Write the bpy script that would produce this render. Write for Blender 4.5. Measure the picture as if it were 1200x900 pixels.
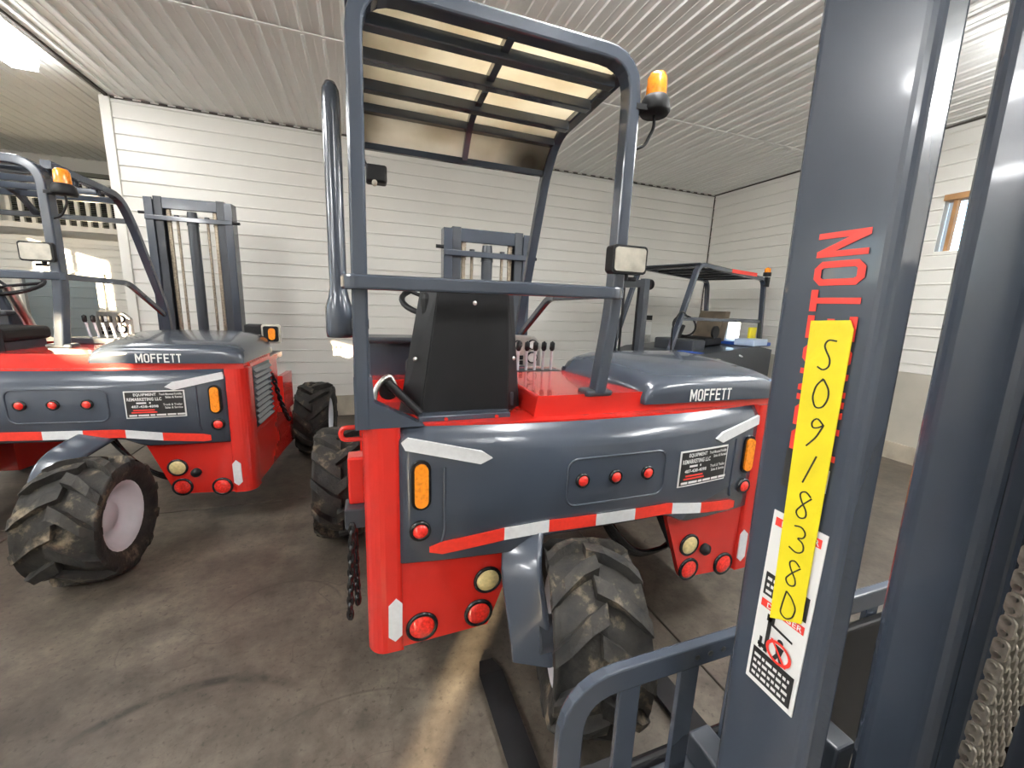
import bpy, math, random
from mathutils import Vector, Matrix
random.seed(7)
PI = math.pi
for o in list(bpy.data.objects): bpy.data.objects.remove(o)
scene = bpy.context.scene
COL = scene.collection

# ------------------------------------------------------------------ camera
cam_d = bpy.data.cameras.new('camera'); cam = bpy.data.objects.new('camera', cam_d); COL.objects.link(cam)
cam_d.sensor_fit = 'HORIZONTAL'; cam_d.sensor_width = 36.0; cam_d.lens = 477.0 / 1200 * 36
cam_d.clip_start = 0.02; cam_d.clip_end = 500
AX = Vector((0.94097429, -0.02848075, 0.33727768)); AY = Vector((-0.33623267, -0.19323717, 0.92174128)); AZ = Vector((0.0389227, -0.98073862, -0.19140736))
right = Vector((AX[0], AY[0], AZ[0])); up = -Vector((AX[1], AY[1], AZ[1])); back = -Vector((AX[2], AY[2], AZ[2]))
mw = Matrix((right, up, back)).transposed().to_4x4(); mw.translation = Vector((0, 0, 1.6))
cam.matrix_world = mw
scene.camera = cam

# ------------------------------------------------------------------ sky, sun, exposure
world = bpy.data.worlds.new('world'); scene.world = world; world.use_nodes = True
wn = world.node_tree.nodes; wl = world.node_tree.links
bg = wn['Background']
sky = wn.new('ShaderNodeTexSky'); sky.sky_type = 'NISHITA'; sky.sun_disc = False
sky.sun_elevation = math.radians(28); sky.sun_rotation = math.radians(213); sky.air_density = 1.0; sky.dust_density = 1.0
wl.new(sky.outputs[0], bg.inputs[0]); bg.inputs[1].default_value = 1.0
SUN_DIR = Vector((0.543, 0.824, -0.172)).normalized()
sd = bpy.data.lights.new('sun', 'SUN'); sd.energy = 46.0; sd.color = (1.0, 0.80, 0.52); sd.angle = math.radians(0.6)
sun = bpy.data.objects.new('sun', sd); COL.objects.link(sun)
sun.rotation_euler = SUN_DIR.to_track_quat('-Z', 'Y').to_euler(); sun.location = (-20, -30, 10)
vs = scene.view_settings
vs.view_transform = 'Standard'; vs.look = 'None'; vs.gamma = 1.0; vs.use_curve_mapping = False
vs.exposure = 0.20
LED = 52.0

# ------------------------------------------------------------------ materials
def nt(m): return m.node_tree.nodes, m.node_tree.links
def mat(name, col, rough=0.5, metal=0.0, coat=0.0, emit=None, estr=0.0, noise=0.0, nscale=8.0, bump=0.0, bscale=60.0, trans=0.0, alpha=1.0, spec=0.5):
    m = bpy.data.materials.new(name); m.use_nodes = True
    n, l = nt(m); b = n['Principled BSDF']
    b.inputs['Base Color'].default_value = (*col, 1); b.inputs['Roughness'].default_value = rough; b.inputs['Metallic'].default_value = metal
    b.inputs['Coat Weight'].default_value = coat; b.inputs['Coat Roughness'].default_value = 0.06; b.inputs['Transmission Weight'].default_value = trans
    b.inputs['Specular IOR Level'].default_value = spec
    if emit: b.inputs['Emission Color'].default_value = (*emit, 1); b.inputs['Emission Strength'].default_value = estr
    tc = n.new('ShaderNodeTexCoord')
    if noise > 0:
        t = n.new('ShaderNodeTexNoise'); t.inputs['Scale'].default_value = nscale; t.inputs['Detail'].default_value = 6
        l.new(tc.outputs['Object'], t.inputs['Vector'])
        r = n.new('ShaderNodeMapRange'); r.inputs[3].default_value = 1 - noise; r.inputs[4].default_value = 1 + noise; r.inputs[1].default_value = .3; r.inputs[2].default_value = .7
        l.new(t.outputs['Fac'], r.inputs[0])
        mx = n.new('ShaderNodeVectorMath'); mx.operation = 'SCALE'; mx.inputs[0].default_value = col
        l.new(r.outputs[0], mx.inputs['Scale']); l.new(mx.outputs[0], b.inputs['Base Color'])
        r2 = n.new('ShaderNodeMapRange'); r2.inputs[3].default_value = max(0, rough - noise * .25); r2.inputs[4].default_value = min(1, rough + noise * .25)
        l.new(t.outputs['Fac'], r2.inputs[0]); l.new(r2.outputs[0], b.inputs['Roughness'])
    if bump > 0:
        t2 = n.new('ShaderNodeTexNoise'); t2.inputs['Scale'].default_value = bscale; t2.inputs['Detail'].default_value = 4
        l.new(tc.outputs['Object'], t2.inputs['Vector'])
        bp = n.new('ShaderNodeBump'); bp.inputs['Strength'].default_value = bump; bp.inputs['Distance'].default_value = .01
        l.new(t2.outputs['Fac'], bp.inputs['Height']); l.new(bp.outputs[0], b.inputs['Normal'])
    return m
RED = mat('red_paint', (0.56, 0.020, 0.013), .24, coat=.7, noise=.06, nscale=3)
GREY = mat('slate_paint', (0.046, 0.057, 0.077), .22, coat=.4, noise=.08, nscale=3)
DGREY = mat('dark_slate_paint', (0.03, 0.036, 0.046), .4, coat=.2, noise=.1)
BLACK = mat('black_plastic', (0.009, 0.009, 0.010), .5, noise=.2, spec=.28)
BLKGLOSS = mat('black_gloss', (0.010, 0.010, 0.011), .2)
STEEL = mat('bright_steel', (0.62, 0.61, 0.58), .3, metal=1.0, noise=.15, nscale=30)
RUST = mat('oily_chain_steel', (0.30, 0.25, 0.19), .45, metal=.8, noise=.35, nscale=60)
CHAIN = mat('grey_chain_steel', (0.30, 0.275, 0.235), .45, metal=.8, noise=.3, nscale=80)
WHITE = mat('white_print', (0.80, 0.80, 0.78), .5)
REFLW = mat('white_reflective_tape', (0.70, 0.71, 0.72), .38, noise=.05, nscale=60)
REFLR = mat('red_reflective_tape', (0.68, 0.035, 0.02), .35, noise=.08, nscale=60)
PRED = mat('red_print', (0.80, 0.045, 0.03), .45)
AMBER = mat('amber_lens', (0.90, 0.27, 0.015), .2, coat=.5, noise=.25, nscale=70)
LRED = mat('red_lens', (0.75, 0.03, 0.02), .15, coat=.6, noise=.3, nscale=90)
CLEAR = mat('clear_lens', (0.74, 0.60, 0.28), .2, coat=.6, noise=.2, nscale=60)
LAMPG = mat('lamp_glass', (0.48, 0.45, 0.38), .15, coat=.6, noise=.2, nscale=20)
RIM = mat('rim_white', (0.66, 0.66, 0.70), .45, noise=.08)
YELLOW = mat('yellow_tape', (0.84, 0.70, 0.02), .42, noise=.06, nscale=20, bump=.15, bscale=90)
INK = mat('black_ink', (0.015, 0.015, 0.015), .6)
RUSTBLK = mat('sooty_black_steel', (0.014, 0.010, 0.008), .9, noise=.5, nscale=25, spec=.1)
BLUE = mat('blue_paint', (0.03, 0.09, 0.40), .4)
BROWN = mat('worn_seat_brown', (0.10, 0.075, 0.05), .6, noise=.3)
LTBLUE = mat('pale_blue_paint', (0.45, 0.56, 0.75), .4)
WALLM = mat('cream_steel_siding', (0.73, 0.715, 0.665), .36, noise=.025, nscale=1.5)
WALLB = mat('wall_backing', (0.30, 0.29, 0.26), .8)
TRIMW = mat('white_trim', (0.78, 0.76, 0.70), .4)
CEILM = mat('ceiling_steel', (0.84, 0.835, 0.80), .42, noise=.03, nscale=2)
DARKM = mat('dark_gap', (0.06, 0.05, 0.04), .8)
CURB = mat('curb_concrete', (0.42, 0.37, 0.29), .8, noise=.2, nscale=5, bump=.3)
BLOCK = mat('painted_block', (0.46, 0.43, 0.36), .7, noise=.08, nscale=3, bump=.2)
WOOD = mat('brown_window_frame', (0.32, 0.17, 0.07), .6, noise=.3)
GLASSM = mat('window_glass', (0.9, 0.95, 1.0), .05, trans=1.0)
BLIND = mat('grey_blind', (0.22, 0.22, 0.18), .6)
LEDM2 = mat('led_diffuser_dim', (0.9, 0.9, 0.9), .5, emit=(.985, .99, 1.0), estr=LED * .45)
LEDU = mat('added_uplight_glow', (0.9, 0.9, 0.9), .5, emit=(.97, .985, 1.0), estr=LED * 1.0)
LEDM = mat('led_diffuser', (0.9, 0.9, 0.9), .5, emit=(.985, .99, 1.0), estr=LED)
PAVE = mat('outside_pavement', (0.5, 0.48, 0.45), .85, noise=.1, nscale=1)

def rubber():
    m = mat('tyre_rubber', (0.02, .02, .02), .75, bump=.4, bscale=50); n, l = nt(m); b = n['Principled BSDF']
    tc = n.new('ShaderNodeTexCoord'); t = n.new('ShaderNodeTexNoise'); t.inputs['Scale'].default_value = 9; t.inputs['Detail'].default_value = 9; t.inputs['Roughness'].default_value = .65
    l.new(tc.outputs['Object'], t.inputs['Vector'])
    cr = n.new('ShaderNodeValToRGB'); e = cr.color_ramp.elements
    e[0].position = .36; e[0].color = (.009, .009, .009, 1); e[1].position = .72; e[1].color = (.23, .18, .12, 1)
    e2 = cr.color_ramp.elements.new(.56); e2.color = (.028, .024, .019, 1)
    l.new(t.outputs['Fac'], cr.inputs[0]); l.new(cr.outputs[0], b.inputs['Base Color']); return m
RUBBER = rubber()

def roofm():
    m = mat('smoked_roof_panel', (0.50, .42, .28), .35); n, l = nt(m); b = n['Principled BSDF']; out = n['Material Output']
    tc = n.new('ShaderNodeTexCoord'); t = n.new('ShaderNodeTexNoise'); t.inputs['Scale'].default_value = 5; t.inputs['Detail'].default_value = 8
    l.new(tc.outputs['Object'], t.inputs['Vector'])
    cr = n.new('ShaderNodeValToRGB'); e = cr.color_ramp.elements
    e[0].position = .3; e[0].color = (.60, .53, .41, 1); e[1].position = .7; e[1].color = (.80, .74, .62, 1)
    l.new(t.outputs['Fac'], cr.inputs[0])
    # soot smudge near the front right corner of the panel
    sp = n.new('ShaderNodeVectorMath'); sp.operation = 'DISTANCE'; sp.inputs[1].default_value = (-.13, .77, 2.33)
    l.new(tc.outputs['Object'], sp.inputs[0])
    mr = n.new('ShaderNodeMapRange'); mr.inputs[1].default_value = .04; mr.inputs[2].default_value = .19; mr.inputs[3].default_value = .9; mr.inputs[4].default_value = 0
    l.new(sp.outputs['Value'], mr.inputs[0])
    mx = n.new('ShaderNodeMix'); mx.data_type = 'RGBA'; mx.inputs['B'].default_value = (.05, .035, .02, 1)
    l.new(mr.outputs[0], mx.inputs['Factor']); l.new(cr.outputs[0], mx.inputs['A']); l.new(mx.outputs['Result'], b.inputs['Base Color'])
    tr = n.new('ShaderNodeBsdfTranslucent'); l.new(mx.outputs['Result'], tr.inputs[0])
    ms = n.new('ShaderNodeMixShader'); ms.inputs[0].default_value = .75
    l.new(b.outputs[0], ms.inputs[1]); l.new(tr.outputs[0], ms.inputs[2]); l.new(ms.outputs[0], out.inputs[0]); return m
ROOFM = roofm()

def floorm():
    m = mat('stained_concrete', (0.2, .18, .15), .5); n, l = nt(m); b = n['Principled BSDF']
    geo = n.new('ShaderNodeNewGeometry'); P = geo.outputs['Position']
    def noise(s, d=6, r=.6):
        t = n.new('ShaderNodeTexNoise'); t.inputs['Scale'].default_value = s; t.inputs['Detail'].default_value = d; t.inputs['Roughness'].default_value = r; l.new(P, t.inputs['Vector']); return t.outputs['Fac']
    def rng(x, a, b_, c, d):
        r = n.new('ShaderNodeMapRange'); r.inputs[1].default_value = a; r.inputs[2].default_value = b_; r.inputs[3].default_value = c; r.inputs[4].default_value = d; l.new(x, r.inputs[0]); return r.outputs[0]
    def mul(x, y):
        k = n.new('ShaderNodeMath'); k.operation = 'MULTIPLY'
        for i, s in enumerate((x, y)):
            if isinstance(s, (int, float)): k.inputs[i].default_value = s
            else: l.new(s, k.inputs[i])
        return k.outputs[0]
    n1 = noise(.9, 8, .62); n2 = noise(14, 6, .7); n3 = noise(3.1, 7, .6)
    cr = n.new('ShaderNodeValToRGB'); e = cr.color_ramp.elements
    e[0].position = .33; e[0].color = (.048, .038, .029, 1); e[1].position = .72; e[1].color = (.165, .140, .110, 1)
    l.new(n1, cr.inputs[0])
    n4 = noise(45, 3, .6)
    v = mul(mul(rng(n2, .3, .7, .66, 1.28), rng(n3, .38, .62, .70, 1.18)), rng(n4, .3, .42, .55, 1.0))
    # curved tyre scuff
    def ring(c, R, w, y0, amp):
        d = n.new('ShaderNodeVectorMath'); d.operation = 'DISTANCE'; d.inputs[1].default_value = (c[0], c[1], 0); l.new(P, d.inputs[0])
        s = n.new('ShaderNodeMath'); s.operation = 'SUBTRACT'; l.new(d.outputs['Value'], s.inputs[0]); s.inputs[1].default_value = R
        a = n.new('ShaderNodeMath'); a.operation = 'ABSOLUTE'; l.new(s.outputs[0], a.inputs[0])
        g = rng(a.outputs[0], w * .3, w, 1, 0)
        sx = n.new('ShaderNodeSeparateXYZ'); l.new(P, sx.inputs[0])
        h = rng(sx.outputs[1], y0, y0 + .08, 0, 1)
        k = mul(mul(g, h), rng(n2, .38, .55, 0, 1))
        return rng(k, 0, 1, 1, 1 - amp)
    v = mul(v, ring((-.67, 1.18), .575, .028, 1.60, .72))
    v = mul(v, ring((-.1, .9), .62, .008, 1.42, .35))
    v = mul(v, ring((-1.5, .9), .52, .007, 1.30, .4))
    v = mul(v, ring((-.45, 2.05), .30, .010, 2.1, .4))
    vor = n.new('ShaderNodeTexVoronoi'); vor.feature = 'DISTANCE_TO_EDGE'; vor.inputs['Scale'].default_value = 1.1
    wv = n.new('ShaderNodeVectorMath'); wv.operation = 'ADD'; l.new(P, wv.inputs[0])
    tn = n.new('ShaderNodeTexNoise'); tn.inputs['Scale'].default_value = 2.2; l.new(P, tn.inputs['Vector']); l.new(tn.outputs['Color'], wv.inputs[1]); l.new(wv.outputs[0], vor.inputs['Vector'])
    v = mul(v, rng(mul(rng(vor.outputs['Distance'], 0, .006, 1, 0), rng(n3, .45, .6, 0, 1)), 0, 1, 1, .6))
    sc = n.new('ShaderNodeVectorMath'); sc.operation = 'SCALE'; l.new(cr.outputs[0], sc.inputs[0]); l.new(v, sc.inputs['Scale'])
    l.new(sc.outputs[0], b.inputs['Base Color'])
    l.new(rng(n1, .3, .7, .34, .6), b.inputs['Roughness'])
    bp = n.new('ShaderNodeBump'); bp.inputs['Strength'].default_value = .25; bp.inputs['Distance'].default_value = .004; l.new(n2, bp.inputs['Height']); l.new(bp.outputs[0], b.inputs['Normal'])
    return m
FLOORM = floorm()

# ------------------------------------------------------------------ text meshes (made while the scene is small)
TXT = {}
def text_mesh(key, body, bold=.0):
    cu = bpy.data.curves.new('t', 'FONT'); cu.body = body; cu.size = 1; cu.offset = bold; cu.resolution_u = 2; cu.space_character = 1.06
    o = bpy.data.objects.new('t', cu); COL.objects.link(o)
    dg = bpy.context.evaluated_depsgraph_get(); dg.update()
    me = bpy.data.meshes.new_from_object(o.evaluated_get(dg))
    bpy.data.objects.remove(o); bpy.data.curves.remove(cu)
    V = [v.co.copy() for v in me.vertices]; F = [tuple(p.vertices) for p in me.polygons]; bpy.data.meshes.remove(me)
    x0 = min(v.x for v in V); x1 = max(v.x for v in V); y0 = min(v.y for v in V); y1 = max(v.y for v in V)
    TXT[key] = ([((v.x - x0) / (x1 - x0), (v.y - y0) / (y1 - y0)) for v in V], F)
def block(key, word, st=.30, gap=.16):
    # condensed block capitals drawn as quads in a unit cell (w = 1, h = 1); st = stem width relative to the cell
    b = .15
    R = lambda x0, x1, y0, y1: [(x0, y0), (x1, y0), (x1, y1), (x0, y1)]
    ch = [(.0, .14), (.28, .0), (.72, .0), (1., .14), (1., .86), (.72, 1.), (.28, 1.), (.0, .86)]; ci = [(st, .20), (st + .06, b), (1 - st - .06, b), (1 - st, .20), (1 - st, .80), (1 - st - .06, 1 - b), (st + .06, 1 - b), (st, .80)]
    ring = [[ch[i], ch[(i + 1) % 8], ci[(i + 1) % 8], ci[i]] for i in range(8)]
    G = {'O': ring, 'C': [q for i, q in enumerate(ring) if i != 3] + [R(1 - st, 1, .2, .36), R(1 - st, 1, .64, .80)], 'F': [R(0, st, 0, 1), R(st, 1, 1 - b, 1), R(st, .88, .45, .45 + b)],
         'E': [R(0, st, 0, 1), R(st, 1, 1 - b, 1), R(st, .88, .43, .43 + b), R(st, 1, 0, b)], 'T': [R(.5 - st / 2, .5 + st / 2, 0, 1 - b), R(0, 1, 1 - b, 1)], 'I': [R(.0, st, 0, 1)],
         'N': [R(0, st * .9, 0, 1), R(1 - st * .9, 1, 0, 1), [(st * .9, 1), (st * .9, .62), (1 - st * .9, 0), (1 - st * .9, .38)]],
         'M': [R(0, .21, 0, 1), R(.79, 1, 0, 1), [(.21, 1), (.21, .68), (.5, .12), (.5, .52)], [(.79, 1), (.5, .52), (.5, .12), (.79, .68)]],
         'P': [R(0, st, 0, 1), R(st, .8, 1 - b, 1), R(st, .8, .42, .42 + b), [(1 - st, .42 + b), (.8, .42), (1, .52), (1, .9), (.8, 1), (1 - st, 1 - b)]]}
    G['R'] = G['P'] + [[(.45, .42), (.45 + st, .42), (1, 0), (1 - st, 0)]]
    wd = {'M': 1.35, 'I': st, 'T': .92}; V = []; F = []; x = 0
    for c in word:
        w = wd.get(c, 1.0); sx = 1.0 if c == 'I' else w
        for q in G[c]: F.append(tuple(range(len(V), len(V) + len(q)))); V += [(x + a * sx, y) for a, y in q]
        x += (st if c == 'I' else w) + gap
    x -= gap; TXT[key] = ([(a / x, y) for a, y in V], F)
block('MOFFETT', 'MOFFETT', .27, .20); block('PRINCETON', 'PRINCETON', .27, .17)
for k, b_, bo in (('DANGER', 'DANGER', .015), ('EQ', 'EQUIPMENT', .03), ('RM', 'REMARKETING LLC', .03),
                  ('PH', '407-438-4098', .03), ('TM', 'Truck Mounted Forklifts', .02), ('SR', 'Sales & Rental', .02), ('TT', 'Truck & Trailer', .02), ('SS', 'Sales & Service', .02)):
    text_mesh(k, b_, bo)

# ------------------------------------------------------------------ mesh builder
class MB:
    def __init__(s): s.v = []; s.f = []; s.sm = []
    def add(s, vs, fs, smooth=False):
        o = len(s.v); s.v += [tuple(p) for p in vs]
        for f in fs: s.f.append(tuple(i + o for i in f)); s.sm.append(smooth)
        return s
    def box(s, x0, x1, y0, y1, z0, z1):
        return s.add([(x0, y0, z0), (x1, y0, z0), (x1, y1, z0), (x0, y1, z0), (x0, y0, z1), (x1, y0, z1), (x1, y1, z1), (x0, y1, z1)],
                     [(0, 3, 2, 1), (4, 5, 6, 7), (0, 1, 5, 4), (1, 2, 6, 5), (2, 3, 7, 6), (3, 0, 4, 7)])
    def hexa(s, p):  # 8 points, same order as box
        return s.add(p, [(0, 3, 2, 1), (4, 5, 6, 7), (0, 1, 5, 4), (1, 2, 6, 5), (2, 3, 7, 6), (3, 0, 4, 7)])
    def prism(s, poly, ax, a, b, smooth=False):
        def P(u, w, t): return {'x': (t, u, w), 'y': (u, t, w), 'z': (u, w, t)}[ax]
        n = len(poly)
        s.add([P(u, w, a) for u, w in poly] + [P(u, w, b) for u, w in poly], [(i, (i + 1) % n, n + (i + 1) % n, n + i) for i in range(n)], smooth)
        s.add([P(u, w, a) for u, w in poly], [tuple(range(n))]); s.add([P(u, w, b) for u, w in poly], [tuple(range(n - 1, -1, -1))])
        return s
    def cyl(s, p0, p1, r0, r1=None, n=16, caps=True):
        r1 = r0 if r1 is None else r1; p0 = Vector(p0); p1 = Vector(p1); d = (p1 - p0).normalized()
        u = d.orthogonal().normalized(); w = d.cross(u)
        c = [u * math.cos(2 * PI * i / n) + w * math.sin(2 * PI * i / n) for i in range(n)]
        A = [p0 + k * r0 for k in c]; B = [p1 + k * r1 for k in c]
        s.add(A + B, [(i, (i + 1) % n, n + (i + 1) % n, n + i) for i in range(n)], True)
        if caps: s.add(A, [tuple(range(n - 1, -1, -1))]); s.add(B, [tuple(range(n))])
        return s
    def lathe(s, prof, o, ax, n=24, ref=None):
        o = Vector(o); d = Vector(ax).normalized(); u = Vector(ref).normalized() if ref else d.orthogonal().normalized(); w = d.cross(u); m = len(prof)
        V = [o + d * h + (u * math.cos(2 * PI * i / n) + w * math.sin(2 * PI * i / n)) * r for i in range(n) for r, h in prof]
        F = [(i * m + j, i * m + j + 1, ((i + 1) % n) * m + j + 1, ((i + 1) % n) * m + j) for i in range(n) for j in range(m - 1)]
        return s.add(V, F, True)
    def tube(s, path, sec, n0=None, smooth=False, closed=False):
        P = [Vector(p) for p in path]; k = len(P); m = len(sec)
        T = []
        for i in range(k):
            a = P[i - 1] if (i > 0 or closed) else P[i]; b = P[(i + 1) % k] if (i < k - 1 or closed) else P[i]
            T.append((b - a).normalized())
        N = Vector(n0).normalized() if n0 else T[0].orthogonal().normalized()
        N = (N - T[0] * N.dot(T[0])).normalized(); V = []
        for i in range(k):
            if i:
                q = T[i - 1].rotation_difference(T[i]); N = (q @ N); N = (N - T[i] * N.dot(T[i])).normalized()
            B = T[i].cross(N)
            f = 1.0
            if 0 < i < k - 1:
                c = max(.4, (P[i] - P[i - 1]).normalized().dot(T[i])); f = 1.0 / c
            V += [P[i] + N * a * f + B * b for a, b in sec]
        rings = k if closed else k - 1
        s.add(V, [(i * m + j, i * m + (j + 1) % m, ((i + 1) % k) * m + (j + 1) % m, ((i + 1) % k) * m + j) for i in range(rings) for j in range(m)], smooth)
        if not closed: s.add(V[:m], [tuple(range(m - 1, -1, -1))]); s.add(V[-m:], [tuple(range(m))])
        return s
    def rtube(s, path, r, n=10, closed=False): return s.tube(path, [(r * math.cos(2 * PI * i / n), r * math.sin(2 * PI * i / n)) for i in range(n)], smooth=True, closed=closed)
    def rect(s, path, a, b, n0): return s.tube(path, [(-a / 2, -b / 2), (a / 2, -b / 2), (a / 2, b / 2), (-a / 2, b / 2)], n0)
    def text(s, key, fn):
        V, F = TXT[key]; return s.add([fn(u, w) for u, w in V], F)
    def mesh(s, name):
        me = bpy.data.meshes.new(name); me.from_pydata(s.v, [], s.f); me.polygons.foreach_set('use_smooth', s.sm); me.update(); return me
    def build(s, name, m, parent=None, bevel=0.0, seg=2, label=None, solid=None):
        o = bpy.data.objects.new(name, s.mesh(name)); o.data.materials.append(m); COL.objects.link(o)
        if parent: o.parent = parent
        if solid:
            md = o.modifiers.new('solid', 'SOLIDIFY'); md.thickness = solid; md.offset = -1
        if bevel:
            md = o.modifiers.new('bevel', 'BEVEL'); md.width = bevel; md.segments = seg; md.limit_method = 'ANGLE'; md.angle_limit = math.radians(40); md.harden_normals = False
        if label: o['label'] = label
        return o
def rpath(pts, r, seg=5):
    P = [Vector(p) for p in pts]; out = [P[0]]
    for i in range(1, len(P) - 1):
        a = (P[i - 1] - P[i]); b = (P[i + 1] - P[i]); q = min(r, a.length * .49, b.length * .49)
        A = P[i] + a.normalized() * q; B = P[i] + b.normalized() * q
        for k in range(seg + 1):
            t = k / seg; out.append(A * (1 - t) ** 2 + P[i] * 2 * t * (1 - t) + B * t * t)
    return out + [P[-1]]
def empty(name, loc, rz=0, label=None, cat=None, group=None):
    o = bpy.data.objects.new(name, None); COL.objects.link(o); o.location = loc; o.rotation_euler = (0, 0, rz); o.empty_display_size = .1
    if label: o['label'] = label; o['category'] = cat
    if group: o['group'] = group
    return o
def struct(o, label, cat):
    o['kind'] = 'structure'; o['label'] = label; o['category'] = cat; return o
def inst(me, name, parent, loc=(0, 0, 0), m=None, rot=None):
    o = bpy.data.objects.new(name, me); COL.objects.link(o); o.parent = parent; o.location = loc
    if rot: o.rotation_euler = rot
    if m and not me.materials: me.materials.append(m)
    return o

# ================================================================== THE BUILDING
CZ = 3.585; YB = 5.948; XR = 5.782; XL = -6.5; YF = -5.0; YFAR = 8.2; XC = -2.50
# ---- floor: base with cast slabs and saw-cut joints
fb = MB().box(XL - .3, XR + .3, YF - .3, 11.2, -.35, -.11).build('floor', DARKM)
struct(fb, 'stained brown grey concrete floor with saw-cut joints', 'floor')
xs = [XL - .25, -2.2, 1.42, XR + .25]; ys = [YF - .25, -.17, 3.43, 7.03, 11.0]
for i in range(3):
    for j in range(4):
        g = .004
        MB().box(xs[i] + g, xs[i + 1] - g, ys[j] + g, ys[j + 1] - g, -.1101, 0).build('floor_slab', FLOORM, fb, bevel=.003, seg=1)
gp = MB().box(-60, 60, -60, 60, -.5, -.36).build('ground_outside', PAVE); struct(gp, 'grey pavement outside the building', 'pavement')

PM = {}
def plank_mesh(Lx, h):
    k = (round(Lx, 3), round(h, 3))
    if k not in PM:
        pr = [(0, 0), (-.010, 0), (-.017, .004), (-.017, .010), (-.012, .018), (-.008, h - .016), (-.004, h - .010), (-.004, h), (0, h)]
        mb = MB().prism(pr, 'x', 0, Lx); PM[k] = mb.mesh('siding_plank')
    return PM[k]
def cut(a, b, z0, z1, holes):
    segs = [(a, b)]
    for h0, h1, hz0, hz1 in holes:
        if z1 <= hz0 + 1e-4 or z0 >= hz1 - 1e-4: continue
        segs = [q for s in segs for q in ((s[0], min(s[1], h0)), (max(s[0], h1), s[1])) if q[1] - q[0] > .01]
    return segs
def siding(parent, origin, rz, a, b, z0, z1, pitch, holes=(), start=None):
    """planks along local x from a to b; the wall face looks along local -y"""
    M = Matrix.Translation(origin) @ Matrix.Rotation(rz, 4, 'Z')
    edges = sorted({round(e, 3) for h in holes for e in h[2:] if z0 < e < z1}); z = z0
    while z < z1 - .01:
        h = min(pitch, z1 - z)
        nx = z + h
        for e in edges:
            if z + .02 < e < nx - .02: nx = e; break
        for s in cut(a, b, z, nx, holes):
            o = inst(plank_mesh(s[1] - s[0], nx - z), 'siding_plank', parent, M @ Vector((s[0], 0, z)), WALLM, (0, 0, rz))
        z = nx
def backing(mb, origin, rz, a, b, z0, z1, th, holes=()):
    M = Matrix.Translation(origin) @ Matrix.Rotation(rz, 4, 'Z')
    zs = sorted({z0, z1, *[e for h in holes for e in h[2:]]})
    for k in range(len(zs) - 1):
        for s in cut(a, b, zs[k], zs[k + 1], holes):
            p = [(s[0], .0005, zs[k]), (s[1], .0005, zs[k]), (s[1], th, zs[k]), (s[0], th, zs[k]), (s[0], .0005, zs[k + 1]), (s[1], .0005, zs[k + 1]), (s[1], th, zs[k + 1]), (s[0], th, zs[k + 1])]
            mb.hexa([M @ Vector(q) for q in p])
    return mb
ZT = CZ + .12
# back wall
wb = struct(backing(MB(), (0, YB, 0), 0, XC, XR + .2, 0, ZT, .2).build('wall_back', WALLB), 'cream horizontal steel siding wall at the back of the shop', 'wall')
siding(wb, (0, YB, 0), 0, XC + .02, XR, .28, CZ, .1549)
struct(MB().box(XC, XR, YB - .035, YB + .0, 0, .28).build('baseboard_back', CURB, bevel=.006), 'raw concrete curb along the foot of the back wall', 'curb')
struct(MB().box(XC - .035, XC + .055, YB - .03, YB + .1, 0, CZ).build('trim_1', TRIMW, bevel=.004), 'tall white corner trim post at the end of the siding wall', 'trim')
t2 = MB().box(XC + .06, XR, YB - .022, YB - .008, CZ - .022, CZ - .001).build('trim_2', DARKM); struct(t2, 'dark gap strip between back wall and ribbed ceiling', 'trim')
mclose = MB().box(0, .07, YB - .030, YB - .008, CZ - .014, CZ - .001).mesh('closure_block')
k = 0; x = XC + .1
while x < XR - .1: inst(mclose, 'closure_block', t2, (x, 0, 0), TRIMW); x += .1524
# return wall of the deeper bay
wr = struct(backing(MB(), (XC + .2, YB + .15, 0), -PI / 2, -4.9, 0, 0, ZT, .001).box(XC + .05, XC + .19, YB + .2, 10.8, 0, ZT).build('wall_return', WALLM), 'plain return wall of the deeper bay', 'wall')
# right wall
WIN = (-2.78, -1.35, 2.31, 2.89)   # along local x = -y
WIN2 = (-5.48, -5.05, 1.12, 1.52); wr_h = [WIN, WIN2]
wri = struct(backing(MB(), (XR, 0, 0), -PI / 2, -YB - .2, -YF + .2, 0, ZT, .2, wr_h).build('wall_right', WALLB), 'cream siding wall on the right above painted masonry', 'wall')
siding(wri, (XR, 0, 0), -PI / 2, -YB + .02, -YF, 1.02, CZ, .1549, wr_h)
struct(MB().box(XR - .012, XR, YF, YB - .04, .20, 1.02).build('trim_3', BLOCK), 'beige painted masonry band under the right wall siding', 'wall')
struct(MB().box(XR - .04, XR, YF, YB - .04, 0, .20).build('baseboard_right', CURB, bevel=.006), 'raw concrete curb along the foot of the right wall', 'curb')
struct(MB().box(XR - .022, XR - .004, YB - .03, YB - .018, .28, CZ - .03).build('trim_4', DARKM), 'thin corner seam between back and right walls', 'trim')
struct(MB().box(XR - .02, XR - .012, YF, YB - .03, CZ - .016, CZ - .001).build('trim_5', DARKM), 'dark gap strip between right wall and ribbed ceiling', 'trim')
w1 = empty('window_1', (XR, 2.065, 2.31)); struct(w1, 'small high window in the right wall with brown wooden head', 'window')
MB().box(-.03, .12, -.72, .72, .53, .59).build('window_head', WOOD, w1, bevel=.004)
MB().box(-.012, .1, -.72, .72, -.02, .02).build('window_sill', TRIMW, w1, bevel=.004)
for y in (-.70, -.2, .2, .63): MB().box(.0, .06, y - .016, y + .016, .02, .53).build('mullion', WOOD if y == .63 else TRIMW, w1)
MB().box(.05, .056, -.70, .70, .02, .53).build('pane', GLASSM, w1)
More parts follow.
